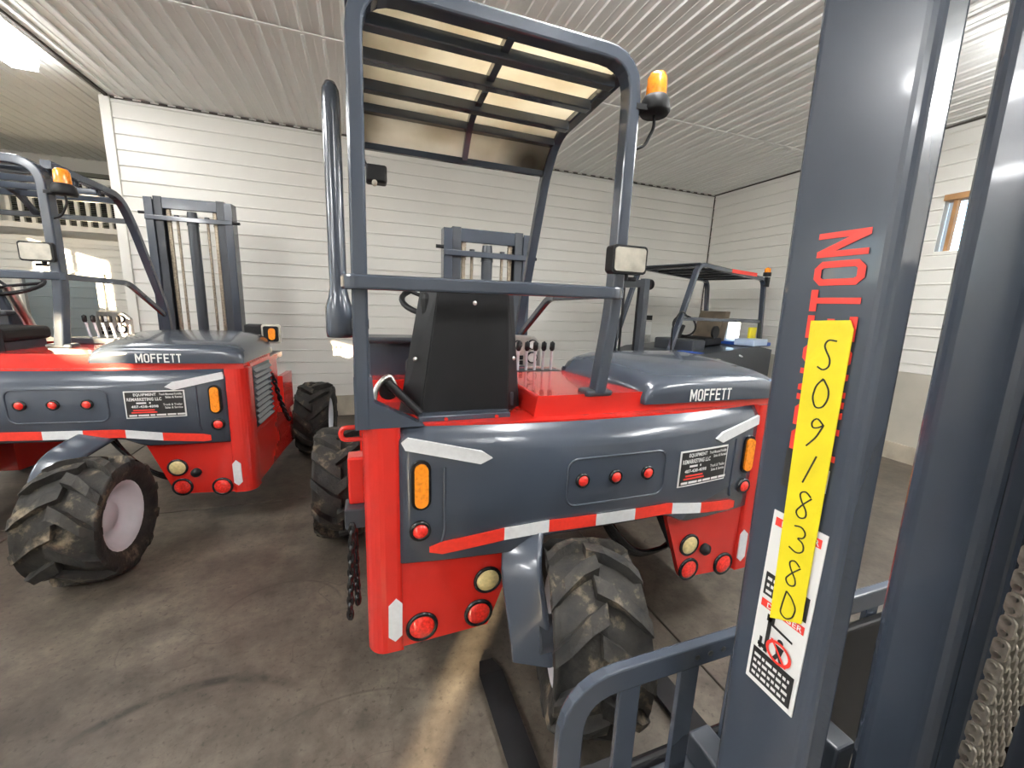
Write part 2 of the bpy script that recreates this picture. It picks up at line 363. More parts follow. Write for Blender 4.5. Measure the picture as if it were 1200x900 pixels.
# left wall (out of the picture) with two high windows added to shape the sunlight, front wall behind the camera with a slit added for the sun streak on the floor
LW = [(-4.8, -3.3, 2.68, 3.0), (3.6, 5.2, 2.15, 2.95)]
wli = struct(backing(MB(), (XL, 0, 0), PI / 2, YF - .2, 11, 0, ZT, .2, LW).build('wall_left', WALLM), 'cream wall on the left with high windows added for sunlight', 'wall')
FW = [(3.84, 4.12, .02, 1.50)]
wfr = struct(backing(MB(), (0, YF, 0), PI, -XR - .2, -XL + .2, 0, ZT, .2, FW).build('wall_front', WALLM), 'cream wall behind the camera', 'wall')
def frame_window(nm, loc, rz, w_, h_, lab):
    wv = empty(nm, loc, rz); struct(wv, lab, 'window')
    MB().tube([(-w_ / 2 + .012, 0, .012), (w_ / 2 - .012, 0, .012), (w_ / 2 - .012, 0, h_ - .012), (-w_ / 2 + .012, 0, h_ - .012)], [(-.012, -.03), (.012, -.03), (.012, .03), (-.012, .03)], (0, 1, 0), closed=True).build('window_frame', TRIMW, wv)
    if w_ > 1: MB().box(-.02, .02, -.03, .03, .02, h_ - .02).build('mullion', TRIMW, wv)
for i, (a, b, c, d) in enumerate(FW): frame_window('window_2', (-(a + b) / 2, YF - .06, c), 0, b - a, d - c, 'narrow slit added in the wall behind the camera for the sun streak')
for i, (a, b, c, d) in enumerate(LW): frame_window('window_%d' % (i + 3), (XL - .06, (a + b) / 2, c), PI / 2, b - a, d - c, ('small', 'wide')[i] + ' high window added in the left wall out of the picture to shape sunlight')
frame_window('window_5', (XR + .06, 5.265, 1.12), PI / 2, .43, .40, 'small low window in the right wall behind the far forklift')
# far bay: lower wall, opening, balcony
OP = (-4.75, -3.80, 0, 1.74)
wfa = struct(backing(MB(), (0, YFAR, 0), 0, XL, XC + .1, 0, 2.30, .15, [OP]).build('wall_far', WALLB), 'cream siding wall under the balcony in the deeper bay', 'wall')
siding(wfa, (0, YFAR, 0), 0, XL, XC + .05, 0, 2.28, .11, [OP])
d3 = empty('door_3', (-4.275, YFAR, 0)); struct(d3, 'dark doorway with white casing under the balcony', 'door')
for x in (-.475, .475): MB().box(x - .04, x + .04, -.04, .02, 0, 1.80).build('casing', TRIMW, d3, bevel=.004)
MB().box(-.54, .54, -.045, .02, 1.72, 1.82).build('head_casing', TRIMW, d3, bevel=.004)
wi = struct(MB().box(XL, XC + .1, 10.6, 10.7, 0, 2.3).build('wall_inner', WALLB), 'siding seen deep inside the dark doorway', 'wall')
siding(wi, (0, 10.6, 0), 0, -6.4, -2.6, 0, 2.2, .2)
wu = struct(MB().box(XL, XC + .1, 8.87, 9.0, 2.3, ZT).build('wall_upper', WALLM), 'upper wall behind the balcony railing', 'wall')
bs = struct(MB().box(XL, XC + .1, YFAR - .02, 8.88, 2.24, 2.31).build('trim_6', TRIMW, bevel=.004), 'balcony floor edge over the lower wall', 'balcony')
br = empty('balcony_railing', (-3.9, YFAR + .02, 2.36), 0, 'cream painted balcony railing with square balusters above the far doorway', 'railing')
MB().box(-1.9, 1.35, -.04, .04, .05, .13).build('bottom_rail', TRIMW, br, bevel=.004)
MB().box(-1.9, 1.35, -.05, .05, .74, .82).build('top_rail', TRIMW, br, bevel=.004)
mbal = MB().box(-.021, .021, -.021, .021, .12, .75).mesh('baluster'); x = -1.8
while x < 1.35: inst(mbal, 'baluster', br, (x, 0, 0), TRIMW); x += .125
for x in (-1.86, 1.32): MB().box(x - .045, x + .045, -.045, .045, -.05, .84).build('newel_post', TRIMW, br)
bl = empty('window_blind', (-3.9, 8.84, 2.52), 0, 'grey slatted blind hanging behind the balcony railing', 'blind')
msl = MB().hexa([(-1.15, -.02, 0), (1.15, -.02, 0), (1.15, .01, .012), (-1.15, .01, .012), (-1.15, -.02, .004), (1.15, -.02, .004), (1.15, .01, .016), (-1.15, .01, .016)]).mesh('blind_slat')
for i in range(26): inst(msl, 'blind_slat', bl, (0, 0, .02 + i * .03), BLIND)
MB().box(-1.18, 1.18, -.02, .03, .80, .86).build('head_rail', BLIND, bl); MB().box(-1.17, 1.17, .012, .03, 0, .82).build('backing_glass', BLKGLOSS, bl)
# ceiling panels with standing ribs along y
cl = struct(MB().box(XL - .2, XR + .2, YF - .2, 11, CZ + .03, CZ + .14).build('ceiling', CEILM), 'pale ribbed steel liner panel ceiling', 'ceiling')
def cpan(L):
    p = .1524; pr = [(0, 0), (.006, -.014), (.024, -.014), (.030, 0), (.088, 0), (.092, -.0035), (.100, -.0035), (.104, 0), (p, 0), (p, .004), (0, .004)]
    return MB().prism(pr, 'y', 0, L).mesh('ceiling_panel')
rows = [(YF, -.1, .0), (-.1, 3.96, .008), (3.96, 10.9, 0)]
for a, b, dz in rows:
    me = cpan(b - a); i = 0; x = XL
    while x < XR - .01:
        if not (b > 9 and x > XC and False): inst(me, 'ceiling_panel', cl, (x, a, CZ + .005 + dz), CEILM)
        x += .1524
struct(MB().box(XC + .02, XC + .05, YF, YB - .04, CZ - .018, CZ + .006).build('trim_7', DARKM), 'dark seam line along the ceiling at the bay edge', 'trim')
struct(MB().box(XC, XR, 3.93, 3.962, CZ - .004, CZ + .004).build('trim_8', CEILM), 'lapped joint across the ceiling panels', 'trim')

# ---- ceiling lamps
def led(x, y, label, L=1.38, LEDM=LEDM, drop=.22):
    r = empty('ceiling_light', (x, y, CZ - drop), 0, label, 'lamp', 'LED strip lamps on the ceiling')
    MB().box(-.06, .06, -L / 2, L / 2, .0, .03).build('housing', TRIMW, r, bevel=.006)
    MB().prism([(-.10, .0), (-.085, -.06), (.085, -.06), (.10, .0)], 'y', -L / 2 + .02, L / 2 - .02).build('diffuser', LEDM, r, bevel=.004)
    MB().prism([(-.09, .031), (.09, .031), (.075, .045), (-.075, .045)], 'y', -L / 2 + .02, L / 2 - .02).build('added_uplight', LEDU if LEDM is not LEDM2 else LEDM2, r)  # glowing strip added on top of each lamp to brighten the ceiling
    for yy in (-L * .4, L * .4): MB().box(-.012, .012, yy - .012, yy + .012, .04, drop - .002).build('hanger', TRIMW, r)
led(-2.72, 4.56, 'long white LED strip lamp on the ceiling above the left forklift', LEDM=LEDM2, drop=.08)
for i, (x, y) in enumerate(((1.1, 1.2), (-2.72, 1.6), (4.3, 1.0), (1.1, -1.6), (-2.72, -1.6), (4.3, -1.6), (-5.2, 2.4), (-5.2, -2.0))):  # unseen lamps added to light the shop evenly
    led(x, y, ['nearest', 'left front', 'right front', 'middle rear', 'left rear', 'right rear', 'far left', 'far left rear'][i] + ' LED strip lamp added on the ceiling out of the picture for even light')

# ================================================================== FORKLIFT PARTS
def tyre(parent, c, delta, R, W, nm='wheel', lug_dir=1, nl=15, rimr=None):
    """wheel empty is not used: a wheel is the part, its tyre pieces are sub-parts"""
    rimr = rimr or R * .53
    M = Matrix.Translation(c) @ Matrix.Rotation(delta, 4, 'Z')
    mb = MB(); h = W / 2; Rt = R - .046
    pr = [(rimr - .005, -h * .72), (rimr + .012, -h * .86), (rimr + .05, -h * .97), (R * .78, -h * 1.0), (R * .88, -h * .97), (Rt - .012, -h * .86), (Rt, -h * .6), (Rt + .006, 0)]
    pr = pr + [(r, -x) for r, x in reversed(pr[:-1])]
    mb.lathe(pr, (0, 0, 0), (1, 0, 0), 36, ref=(0, 1, 0))
    # chevron lugs
    for sd in (-1, 1):
        for i in range(nl):
            a0 = 2 * PI * (i + (.5 if sd > 0 else 0)) / nl
            st = [(-.014, R - .004, .0, .034), (h * .30, R, .11, .030), (h * .74, R - .007, .30, .027), (h * 1.0, R - .032, .42, .028), (h * 1.03, R * .82, .46, .022)]
            V = []
            for x, r, da, hw in st:
                ang = a0 + lug_dir * da; w = hw / R
                base = r - .062
                for rr, aa in ((base, ang - w * 1.35), (r, ang - w), (r, ang + w), (base, ang + w * 1.35)):
                    xx = sd * x if rr == r else sd * min(x, h * .93)
                    V.append((xx, rr * math.cos(aa), rr * math.sin(aa)))
            n = len(st); F = []
            for k in range(n - 1):
                for j in range(3): F.append((k * 4 + j, k * 4 + j + 1, k * 4 + j + 5, k * 4 + j + 4))
            F += [(0, 1, 2, 3), tuple((n - 1) * 4 + j for j in (3, 2, 1, 0))]
            mb.add(V, F)
    mb.v = [tuple(M @ Vector(v)) for v in mb.v]
    t = mb.build(nm, RUBBER, parent)
    def tr(b): b.v = [tuple(M @ Vector(v)) for v in b.v]; return b
    for s in (-1, 1):
        rp = [(rimr + .006, s * h * .82), (rimr - .012, s * h * .80), (rimr - .025, s * h * .62), (rimr - .04, s * h * .40), (rimr * .45, s * h * .30), (rimr * .42, s * h * .42), (0.001, s * h * .42)]
        tr(MB().lathe(rp, (0, 0, 0), (1, 0, 0), 28)).build('rim', RIM, t)
    return t
def disc_lamp(root, parent, x, z, y, r, lens, ring=.012, depth=.012):
    b = MB().lathe([(r + ring, .0), (r + ring, -depth), (r, -depth - .004), (r - .004, -depth + .004)], (x, y, z), (0, 1, 0), 24).build('lamp_bezel', BLKGLOSS, root)
    MB().lathe([(r, -depth + .002), (r * .8, -depth - .006), (r * .4, -depth - .010), (.0005, -depth - .011)], (x, y, z), (0, 1, 0), 24).build('lens', lens, b)
def capsule(x, z, w, h, n=8):
    r = w / 2; out = []
    for i in range(n + 1): a = PI * i / n; out.append((x + r * math.cos(a), z + h / 2 - r + r * math.sin(a)))
    for i in range(n + 1): a = PI + PI * i / n; out.append((x + r * math.cos(a), z - h / 2 + r + r * math.sin(a)))
    return out
def rrect(x0, x1, z0, z1, r, n=5):
    out = []
    for cx, cz, a0 in ((x1 - r, z1 - r, 0), (x0 + r, z1 - r, 90), (x0 + r, z0 + r, 180), (x1 - r, z0 + r, 270)):
        for i in range(n + 1): a = math.radians(a0 + 90 * i / n); out.append((cx + r * math.cos(a), cz + r * math.sin(a)))
    return out
def interp(x, T):
    if x <= T[0][0]: return T[0][1]
    for (a, b), (c, d) in zip(T, T[1:]):
        if x <= c: return b + (d - b) * (x - a) / (c - a)
    return T[-1][1]
def yf(x): return -.055 + .075 * min(1.0, abs(x) / .88) ** 2.2     # bowed rear fascia
ZB = [(-.88, .605), (-.42, .615), (-.30, .672), (.30, .672), (.42, .615), (.88, .600)]
SB = [(-.77, .640), (-.48, .682), (-.30, .694), (.30, .686), (.52, .650), (.77, .620)]
def chain_part(parent, p0, p1, sag, r, n, name='safety_chain', m=BLKGLOSS):
    p0 = Vector(p0); p1 = Vector(p1); root = None
    pts = [p0.lerp(p1, i / n) + Vector((0, 0, -sag * 4 * (i / n) * (1 - i / n))) for i in range(n + 1)]
    lk = (pts[1] - pts[0]).length
    ring = MB().rtube([(math.cos(a) * lk * .28, 0, math.sin(a) * lk * .66) for a in [2 * PI * i / 10 for i in range(10)]], r, 6, closed=True)
    top = None
    for i in range(n):
        d = (pts[i + 1] - pts[i]).normalized(); q = Vector((0, 0, 1)).rotation_difference(d).to_matrix().to_4x4()
        M = Matrix.Translation((pts[i] + pts[i + 1]) / 2) @ q @ Matrix.Rotation(PI / 2 * (i % 2) + .4, 4, 'Z')
        mb = MB(); mb.v = [tuple(M @ Vector(v)) for v in ring.v]; mb.f = ring.f; mb.sm = ring.sm
        o = mb.build('chain_link', m, top or parent)
        if top is None: o.name = name; top = o

def forklift(loc, yaw, label, gtop, mtop, wheel, decal=True, xr=-.012, panel=True, marker=False, zd=0.0):
    r = empty('forklift', loc, yaw, label, 'forklift', 'red and slate truck-mounted forklifts')
    # ---------------- chassis and red bodywork
    mid = [(-.97, .64), (-.42, .64), (-.32, .84), (.32, .84), (.42, .64), (.97, .64), (.97, 1.12 + zd), (-.97, 1.12 + zd)]
    MB().prism(mid, 'y', .07, .85).build('chassis', RED, r, bevel=.008)
    MB().prism([(-.99, .045)] + [(-.88 + 1.76 * i / 20, yf(-.88 + 1.76 * i / 20) + .034) for i in range(21)] + [(.99, .045), (.99, .95), (-.99, .95)], 'z', 1.12 + zd, 1.158 + zd).build('deck_plate', RED, r, bevel=.008)
    for s in (-1, 1):
        x0, x1 = (.868, 1.0) if s > 0 else (-1.0, -.868)
        po = []
        for i in range(7): a = PI / 2 * i / 6; po.append((s * (.93 + .07 * math.sin(a)), .09 - .075 * math.cos(a)))
        po = [(s * .868, .015)] + po + [(s * 1.0, .16), (s * .868, .16)]
        MB().prism(po, 'z', .235, 1.155 + zd, smooth=False).build('corner_post', RED, r, bevel=.02, seg=3)
        lo = [(s * .872, .235), (s * .52, .248), (s * .505, .28), (s * .385, .605), (s * .385, .64), (s * .872, .64)]
        MB().prism(lo, 'y', .032, .062).build('rear_panel', RED, r, bevel=.004)
        MB().prism([(s * .89, .1), (s * .99, .16), (s * .99, .9), (s * .89, .9)], 'z', .25, .66).build('side_skirt', RED, r, bevel=.006)
        MB().prism([(.64, .85), (.64, .25), (1.2, .22), (1.75, .22), (1.75, .36), (1.2, .46), (.95, .85)], 'x', s * .74, s * .98).build('outrigger_leg', RED, r, bevel=.01)
        MB().prism([(.80, .60), (.80, .92), (1.1, .92), (1.1, .60)], 'x', s * .98, s * 1.02).build('step_plate', RED, r, bevel=.004)
    # ---------------- slate fascia
    nx = 44; V = []; F = []
    for i in range(nx + 1):
        x = -.876 + 1.752 * i / nx; zb = interp(x, ZB)
        zc = 1.045 + .055 * (abs(x) / .876) ** 2
        rows_ = [(zb, 0.012), (zb + .012, 0), (.5 * zb + .5 * zc, 0), (zc + zd, 0.0), (zc + zd + .008, .003), (1.150 + zd, .030), (1.150 + zd, .036)]
        V += [(x, yf(x) + dy, z) for z, dy in rows_]
    m_ = 7
    for i in range(nx):
        for j in range(m_ - 1): F.append((i * m_ + j, (i + 1) * m_ + j, (i + 1) * m_ + j + 1, i * m_ + j + 1))
    fa = MB().add(V, F, True).build('rear_fascia', GREY, r, solid=.02)
    MB().prism([(-.86, .62), (-.42, .625), (-.30, .69), (.30, .69), (.42, .625), (.86, .62), (.86, 1.12 + zd), (-.86, 1.12 + zd)], 'y', .03, .07).build('fascia_backing', DGREY, r)
    # hazard stripe segments
    cuts = [-.77, -.482, -.294, -.078, .12, .33, .517, .77]
    for k in range(7):
        a, b = cuts[k], cuts[k + 1]; V = []; n = 6
        for i in range(n + 1):
            x = a + (b - a) * i / n; z0 = interp(x, SB)
            h = .052
            z1 = z0 + h
            if k == 0 and i == 0: z0, z1 = z0 + .018, z1 - .012
            if k == 6 and i == n: z0, z1 = z0 + .008, z1 - .008
            y = yf(x)
            V += [(x, y - .0015, z0), (x, y - .005, z0), (x, y - .005, z1), (x, y - .0015, z1)]
        F = [(i * 4 + j, i * 4 + (j + 1) % 4, i * 4 + 4 + (j + 1) % 4, i * 4 + 4 + j) for i in range(n) for j in range(4)] + [(0, 3, 2, 1), tuple(n * 4 + j for j in (0, 1, 2, 3))]
        MB().add(V, F).build('hazard_stripe', REFLR if k % 2 == 0 else REFLW, r, label='red reflective stripe segment' if k % 2 == 0 else 'white reflective stripe segment')
    # silver reflectors
    def patch(poly, nm, m, yo=.0045):
        V = [(x, yf(x) - yo, z) for x, z in poly] + [(x, yf(x) + .001, z) for x, z in poly]; n = len(poly)
        return MB().add(V, [tuple(range(n))] + [(i, n + i, n + (i + 1) % n, (i + 1) % n) for i in range(n)]).build(nm, m, fa)
    for s in (-1, 1):
        zs_ = zd * .35 - (.012 if s > 0 else 0); xo_ = .018 if s > 0 else 0
        pl = [(s * min(.868, q + xo_), z + zs_) for q, z in ((.868, 1.098), (.845, 1.118), (.58, 1.060), (.540, 1.032), (.585, 1.010), (.855, 1.072))]
        patch(pl if s < 0 else pl[::-1], 'reflector_strip', REFLW, .012)
        MB().prism([(s * .925, .31), (s * .90, .285), (s * .874, .308), (s * .872, .445), (s * .894, .472), (s * .923, .445)], 'y', .010, .016).build('corner_reflector', REFLW, r)
        # amber side lamp, small red lamp
        yl = yf(.80)
        za, xa = (.935, .80) if s < 0 else (.908, .815)
        bz = MB().prism(capsule(s * xa, za, .072, .195), 'y', yl - .012, yl + .01).build('amber_lamp', BLKGLOSS, r, bevel=.004)
        MB().prism(capsule(s * xa, za, .050, .170), 'y', yl - .022, yl - .010).build('lens', AMBER, bz, bevel=.008, seg=3)
        disc_lamp(r, r, s * (xa + .004), .752 if s < 0 else .737, yl, .030, LRED, .010)
        MB().rtube(rpath([(s * .715, yf(.715) - .001, 1.0), (s * .715, yf(.715) - .001, .74), (s * .725, yf(.725) - .001, .70)], .03), .006, 6).build('pressed_bead', GREY, fa)
        # lower lamps
        dz = .03 if s < 0 else 0
        disc_lamp(r, r, s * .545 + dz * .7, .435 + dz, .032, .050, CLEAR, .010, .008)
        disc_lamp(r, r, s * .560, .295 + dz * .7, .032, .050, LRED, .012, .008)
        disc_lamp(r, r, s * .795, .280 + dz, .032, .052, LRED, .012, .008)
    for x in (-.157, 0, .163): disc_lamp(r, r, x, .905, yf(x), .024, LRED, .007, .010)
    MB().rtube([(x, yf(x) - .001, z) for x, z in rrect(-.225, .262, .795, .998, .045)], .0055, 6, closed=True).build('pressed_bead', GREY, fa)
    MB().lathe([(.03, 0), (.03, -.02), (.018, -.022), (.018, -.03), (.0005, -.03)], (.650, .032, .395), (0, 1, 0), 14).build('trailer_socket', BLACK, r)
    # dealer plate
    if decal:
        X0, X1, Z0, Z1 = .345, .655, .805, .980
        def fy(o): return lambda u, w, x0, x1, z0, z1: (x0 + (x1 - x0) * u, yf(x0 + (x1 - x0) * u) - o, z0 + (z1 - z0) * w)
        f1 = fy(.0035); f2 = fy(.0055); f3 = fy(.0065)
        def pan(mb, x0, x1, z0, z1, ff, n=5):
            V = [ff(i / n, w, x0, x1, z0, z1) for i in range(n + 1) for w in (0, 1)]
            return mb.add(V, [(2 * i, 2 * i + 2, 2 * i + 3, 2 * i + 1) for i in range(n)])
        pl = pan(MB(), X0, X1, Z0, Z1, f1).build('dealer_plate', WHITE, r, solid=.002)
        pan(MB(), X0 + .007, X1 - .007, Z0 + .007, Z1 - .007, f2).build('plate_field', INK, pl)
        tx = MB()
        for key, x0, x1, z0, z1 in (('EQ', .395, .510, .945, .966), ('RM', .360, .535, .917, .938), ('PH', .378, .515, .872, .889), ('TM', .525, .642, .950, .964), ('SR', .555, .642, .930, .944), ('TT', .540, .640, .882, .896), ('SS', .548, .640, .862, .876)):
            tx.text(key, lambda u, w: f3(u, w, x0, x1, z0, z1))
        for x0, x1 in ((.405, .455), (.47, .478)): pan(tx, x0, x1, .898, .908, f3, 2)
        x = .362
        for w in (.04, .055, .025, .05, .045, .05): pan(tx, x, x + w, .818, .829, f3, 2); x += w + .006
        tx.build('plate_lettering', WHITE, pl)['kind'] = 'stuff'
        rx = MB(); pan(rx, .385, .495, .853, .861, f3, 2); pan(rx, .375, .505, .839, .847, f3, 2); rx.build('plate_red_lines', PRED, pl)
    # ---------------- engine side: red box, hood
    def Z(mb): mb.v = [(x, y, z + zd) for x, y, z in mb.v]; return mb
    Z(MB().prism([(-.35, 1.155), (.985, 1.155), (.985, 1.195), (.17, 1.195), (.17, 1.245), (-.335, 1.245)], 'y', .035, .62)).build('engine_box', RED, r, bevel=.012)
    Z(MB().prism([(.19, .06), (.975, .06), (.975, .62), (.10, .62)], 'z', 1.155, 1.225)).build('engine_side', RED, r, bevel=.006)
    Z(MB().box(.12, .97, .62, 1.0, 1.10, 1.16)).build('engine_cover', DGREY, r, bevel=.01)
    hx = [(.165, 0), (.165, .25), (.172, .48), (.188, .68), (.22, .85), (.28, .95), (.38, 1.0), (.58, 1.01), (.78, 1.0), (.88, .95), (.94, .85), (.972, .68), (.988, .48), (.995, .25), (.995, 0)]
    hy = [(.008, 0), (.005, .28), (.008, .48), (.024, .60), (.06, .70), (.14, .81), (.30, .93), (.48, 1.0), (.58, .99), (.625, .90), (.640, .6), (.642, 0)]
    hxx = lambda x, y: x - .095 * min(1, max(0, y / .62)) * max(0, (.6 - x) / .435)
    V = []
    for y, k in hy:
        for x, t in hx: V.append((hxx(x, y), y, 1.192 + .04 * min(1, max(0, y / .62)) * max(0, (.6 - x) / .435) * (t < .3) + .172 * t * k))
    n1 = len(hx); F = [(i * n1 + j, i * n1 + j + 1, (i + 1) * n1 + j + 1, (i + 1) * n1 + j) for i in range(len(hy) - 1) for j in range(n1 - 1)]
    ho = Z(MB().add(V, F, True)).build('engine_hood', GREY, r)
    Z(MB().text('MOFFETT', lambda u, w: (.405 + .245 * u, .0025, 1.198 + .056 * w))).build('hood_lettering', WHITE, ho)
    Z(MB().rtube([(.168, .02, 1.196), (.075, .60, 1.232)], .006, 6)).build('hood_seal', BLACK, ho)
    # louvred radiator grille on the right side
    MB().box(.975, .996, .12, .58, .62, 1.135).build('grille_frame', RED, r, bevel=.004)
    gb = MB().box(.99, .999, .16, .54, .66, 1.10).build('grille_backing', DGREY, r)
    lm = MB().hexa([(.998, .17, 0), (1.014, .17, -.012), (1.014, .53, -.012), (.998, .53, 0), (.998, .17, .018), (1.016, .17, -.004), (1.016, .53, -.004), (.998, .53, .018)]).mesh('louvre')
    for i in range(10): inst(lm, 'louvre', gb, (0, 0, .685 + i * .042), GREY)
    # ---------------- overhead guard
    yb = .05; xl = -.985; zt = gtop - .03; zb = 1.155 + zd
    rc = .13
    arch = rpath([(xl - .01, yb, zb), (xl, yb, zt), (xr, yb, zt), (xr, yb, 1.62), (xr - .045, yb, 1.25)], rc, 6)
    MB().rect(arch, .05, .065, (1, 0, 0)).build('guard_arch', GREY, r, bevel=.008)
    MB().prism([(-1.02, 1.155), (-.78, 1.155), (-.80, 1.165), (-.955, 1.25), (-.96, 1.34), (-1.02, 1.34)], 'y', .02, .075).build('post_gusset', GREY, r, bevel=.006)
    MB().box(xr - .113, xr + .017, .02, .10, 1.235, 1.262).build('post_foot', DGREY, r, bevel=.01)
    for sx in (xl, xr):
        pth = rpath([(sx, yb + .03, zt), (sx, .70, zt - .03), (sx, .82, zt - .19), (sx, 1.14, 1.45), (sx, 1.15, 1.22)], .10, 5)
        MB().rect(pth, .045, .05, (0, 0, 1)).build('side_rail', GREY, r, bevel=.006)
    MB().rect([(xl, .815, zt - .185), (xr, .815, zt - .185)], .035, .03, (0, 0, 1)).build('roof_front_bar', GREY, r, bevel=.005)
    for y, dz in ((.155, 0), (.34, -.008), (.54, -.018), (.70, -.035)):
        MB().box(xl + .02, xr - .02, y - .022, y + .022, zt - .052 + dz, zt - .012 + dz).build('roof_slat', GREY, r, bevel=.004)
    MB().rect(rpath([(-.49, .06, zt - .015), (-.48, .66, zt - .045), (-.475, .80, zt - .18)], .1), .028, .028, (0, 0, 1)).build('roof_middle_bar', GREY, r)
    n = 12; V = []
    for i in range(n + 1):
        t = i / n; y = .06 + t * .76; z = zt + .008 - .03 * t - (.17 * max(0, (y - .60) / .22) ** 1.6)
        V += [(xl + .02, y, z), (xr - .02, y, z)]
    if panel: MB().add(V, [(2 * i, 2 * i + 1, 2 * i + 3, 2 * i + 2) for i in range(n)], True).build('roof_panel', ROOFM, r, solid=.004)
    rp = rpath([(-1.035, .055, 1.652), (-1.02, .0, 1.652), (-.52, -.03, 1.656), (xr - .02, .0, 1.66), (xr + .024, .045, 1.66)], .04)
    MB().rect(rp, .048, .028, (0, 0, 1)).build('rear_guard_rail', GREY, r, bevel=.008)
    MB().rect(rpath([(xr, .05, 1.66), (xr, .68, 1.645), (xr, 1.12, 1.40)], .06), .036, .030, (0, 0, 1)).build('side_guard_rail', GREY, r, bevel=.006)
    # beacon
    bx, by, bz_ = xr + .097, .03, gtop - .20
    bb = MB().lathe([(.0005, 0), (.05, .0), (.058, .012), (.05, .05), (.043, .062), (.0005, .062)], (bx, by, bz_), (0, 0, 1), 20).build('beacon_base', BLACK, r)
    MB().lathe([(.038, .06), (.038, .075), (.036, .125), (.028, .140), (.0005, .146)], (bx, by, bz_), (0, 0, 1), 20).build('beacon_lens', AMBER, bb)
    MB().rect([(xr + .012, .04, bz_ + .012), (xr + .06, .03, bz_ + .012)], .02, .05, (0, 0, 1)).build('beacon_bracket', BLACK, bb)
    MB().rtube(rpath([(bx, by, bz_), (bx + .005, by, bz_ - .04), (bx - .03, by, bz_ - .11), (bx - .06, by, bz_ - .125), (xr + .01, .05, bz_ - .13)], .02), .006, 6).build('beacon_cable', BLACK, bb)
    # rear work lamp
    wlb = MB().prism(rrect(-.068, .092, 1.737, 1.845, .016), 'y', -.005, .045).build('work_lamp', BLACK, r, bevel=.006)
    MB().prism(rrect(-.058, .082, 1.746, 1.836, .012), 'y', -.010, -.003).build('lamp_glass', LAMPG, wlb, bevel=.004)
    MB().rtube([(-.02, .03, 1.72), (.07, .03, 1.72)], .008, 8).build('lamp_bracket', BLACK, wlb)
    MB().rtube([(.02, .03, 1.74), (.02, .03, 1.715)], .012, 8).build('lamp_stud', BLACK, wlb)
    il = MB().box(-.955, -.865, .62, .69, gtop - .42, gtop - .345).build('cab_lamp', BLACK, r, bevel=.01)
    MB().rtube([(-.95, .66, gtop - .35), (-.975, .70, gtop - .28)], .006, 6).build('lamp_bracket', BLACK, il)
    MB().lathe([(.012, 0), (.012, -.02), (.0005, -.02)], (-.92, .61, gtop - .43), (0, 1, 0), 10).build('lamp_socket', LAMPG, il)
    # intake pipe outside the left post
    if True:
        xp, yp = -1.075, .42
        pb = MB().lathe([(.0005, 1.44), (.050, 1.44), (.053, 1.46), (.053, 1.56), (.040, 1.60), (.033, 1.64), (.033, gtop - .21), (.030, gtop - .17), (.018, gtop - .145), (.0005, gtop - .14)], (xp, yp, 0), (0, 0, 1), 20).build('intake_pipe', GREY, r)
        MB().box(xp, -.97, yp - .02, yp + .02, 1.48, 1.54).build('pipe_bracket', DGREY, pb)
        MB().box(-1.02, -.965, .06, .44, 1.50, 1.53).build('pipe_arm', DGREY, pb)
    # ---------------- seat, controls
    st = empty('seat', (0, 0, 0)); st.parent = r
    sh = MB(); tk = .02
    A = [(-.715, .14, 1.645), (-.44, .14, 1.645), (-.43, .12, 1.165), (-.785, .12, 1.165)]
    sh.add([(x, y, z) for x, y, z in A] + [(x, y + tk, z) for x, y, z in A], [(0, 1, 2, 3), (7, 6, 5, 4), (0, 4, 5, 1), (1, 5, 6, 2), (2, 6, 7, 3), (3, 7, 4, 0)])
    sh.build('seat_shell', BLACK, st, bevel=.004)
    for sgn, q in ((-1, [(-.717, .142, 1.645), (-.775, .215, 1.642), (-.862, .20, 1.165), (-.787, .122, 1.165)]), (1, [(-.438, .142, 1.645), (-.392, .215, 1.642), (-.350, .20, 1.165), (-.428, .122, 1.165)])):
        c = [(x + (.012 if sgn < 0 else -.012), y + .012, z) for x, y, z in q]
        MB().add(q + c, [(0, 1, 2, 3), (7, 6, 5, 4), (0, 4, 5, 1), (1, 5, 6, 2), (2, 6, 7, 3), (3, 7, 4, 0)]).build('seat_wing', BLACK, st, bevel=.003)
    for x, y, z in ((-.575, .138, 1.60), (-.80, .165, 1.38), (-.398, .165, 1.38)): MB().lathe([(.009, 0), (.006, -.006), (.0005, -.008)], (x, y, z), (0, 1, 0), 10).build('rivet', STEEL, st)
    MB().box(-.775, -.405, .17, .27, 1.24, 1.64).build('back_cushion', BLACK, st, bevel=.03, seg=3)
    MB().box(-.80, -.38, .22, .62, 1.24, 1.33).build('seat_cushion', BLACK, st, bevel=.03, seg=3)
    MB().box(-.77, -.40, .14, .58, 1.185, 1.24).build('seat_pan', DGREY, st)
    MB().box(-.80, -.44, .06, .13, 1.157, 1.178).build('seat_rail', GREY, st, bevel=.003)
    for x in (-.70, -.50): MB().cyl((x, .055, 1.166), (x, .05, 1.166), .008, n=6).build('bolt', RED, st)
    MB().rtube([(-.905, .13, 1.30), (-.79, .10, 1.18)], .016, 8).build('seat_damper', BLACK, st)
    MB().cyl((-.90, .16, 1.26), (-.90, .22, 1.26), .036, n=14).build('height_knob', BLACK, st)
    MB().rtube(rpath([(-.955, .12, 1.16), (-.95, .14, 1.28), (-.89, .16, 1.33), (-.87, .15, 1.25)], .04), .010, 8).build('seat_hose', STEEL, st)
    # dash and steering
    MB().box(-.97, -.70, .76, .92, 1.155, 1.40).build('dashboard', GREY, r, bevel=.015)
    MB().box(-.97, -.68, .70, .90, 1.385, 1.415).build('dash_cap', DGREY, r, bevel=.01)
    MB().box(-.98, .16, .62, .95, 1.15, 1.215).build('cab_floor_wall', RED, r, bevel=.006)
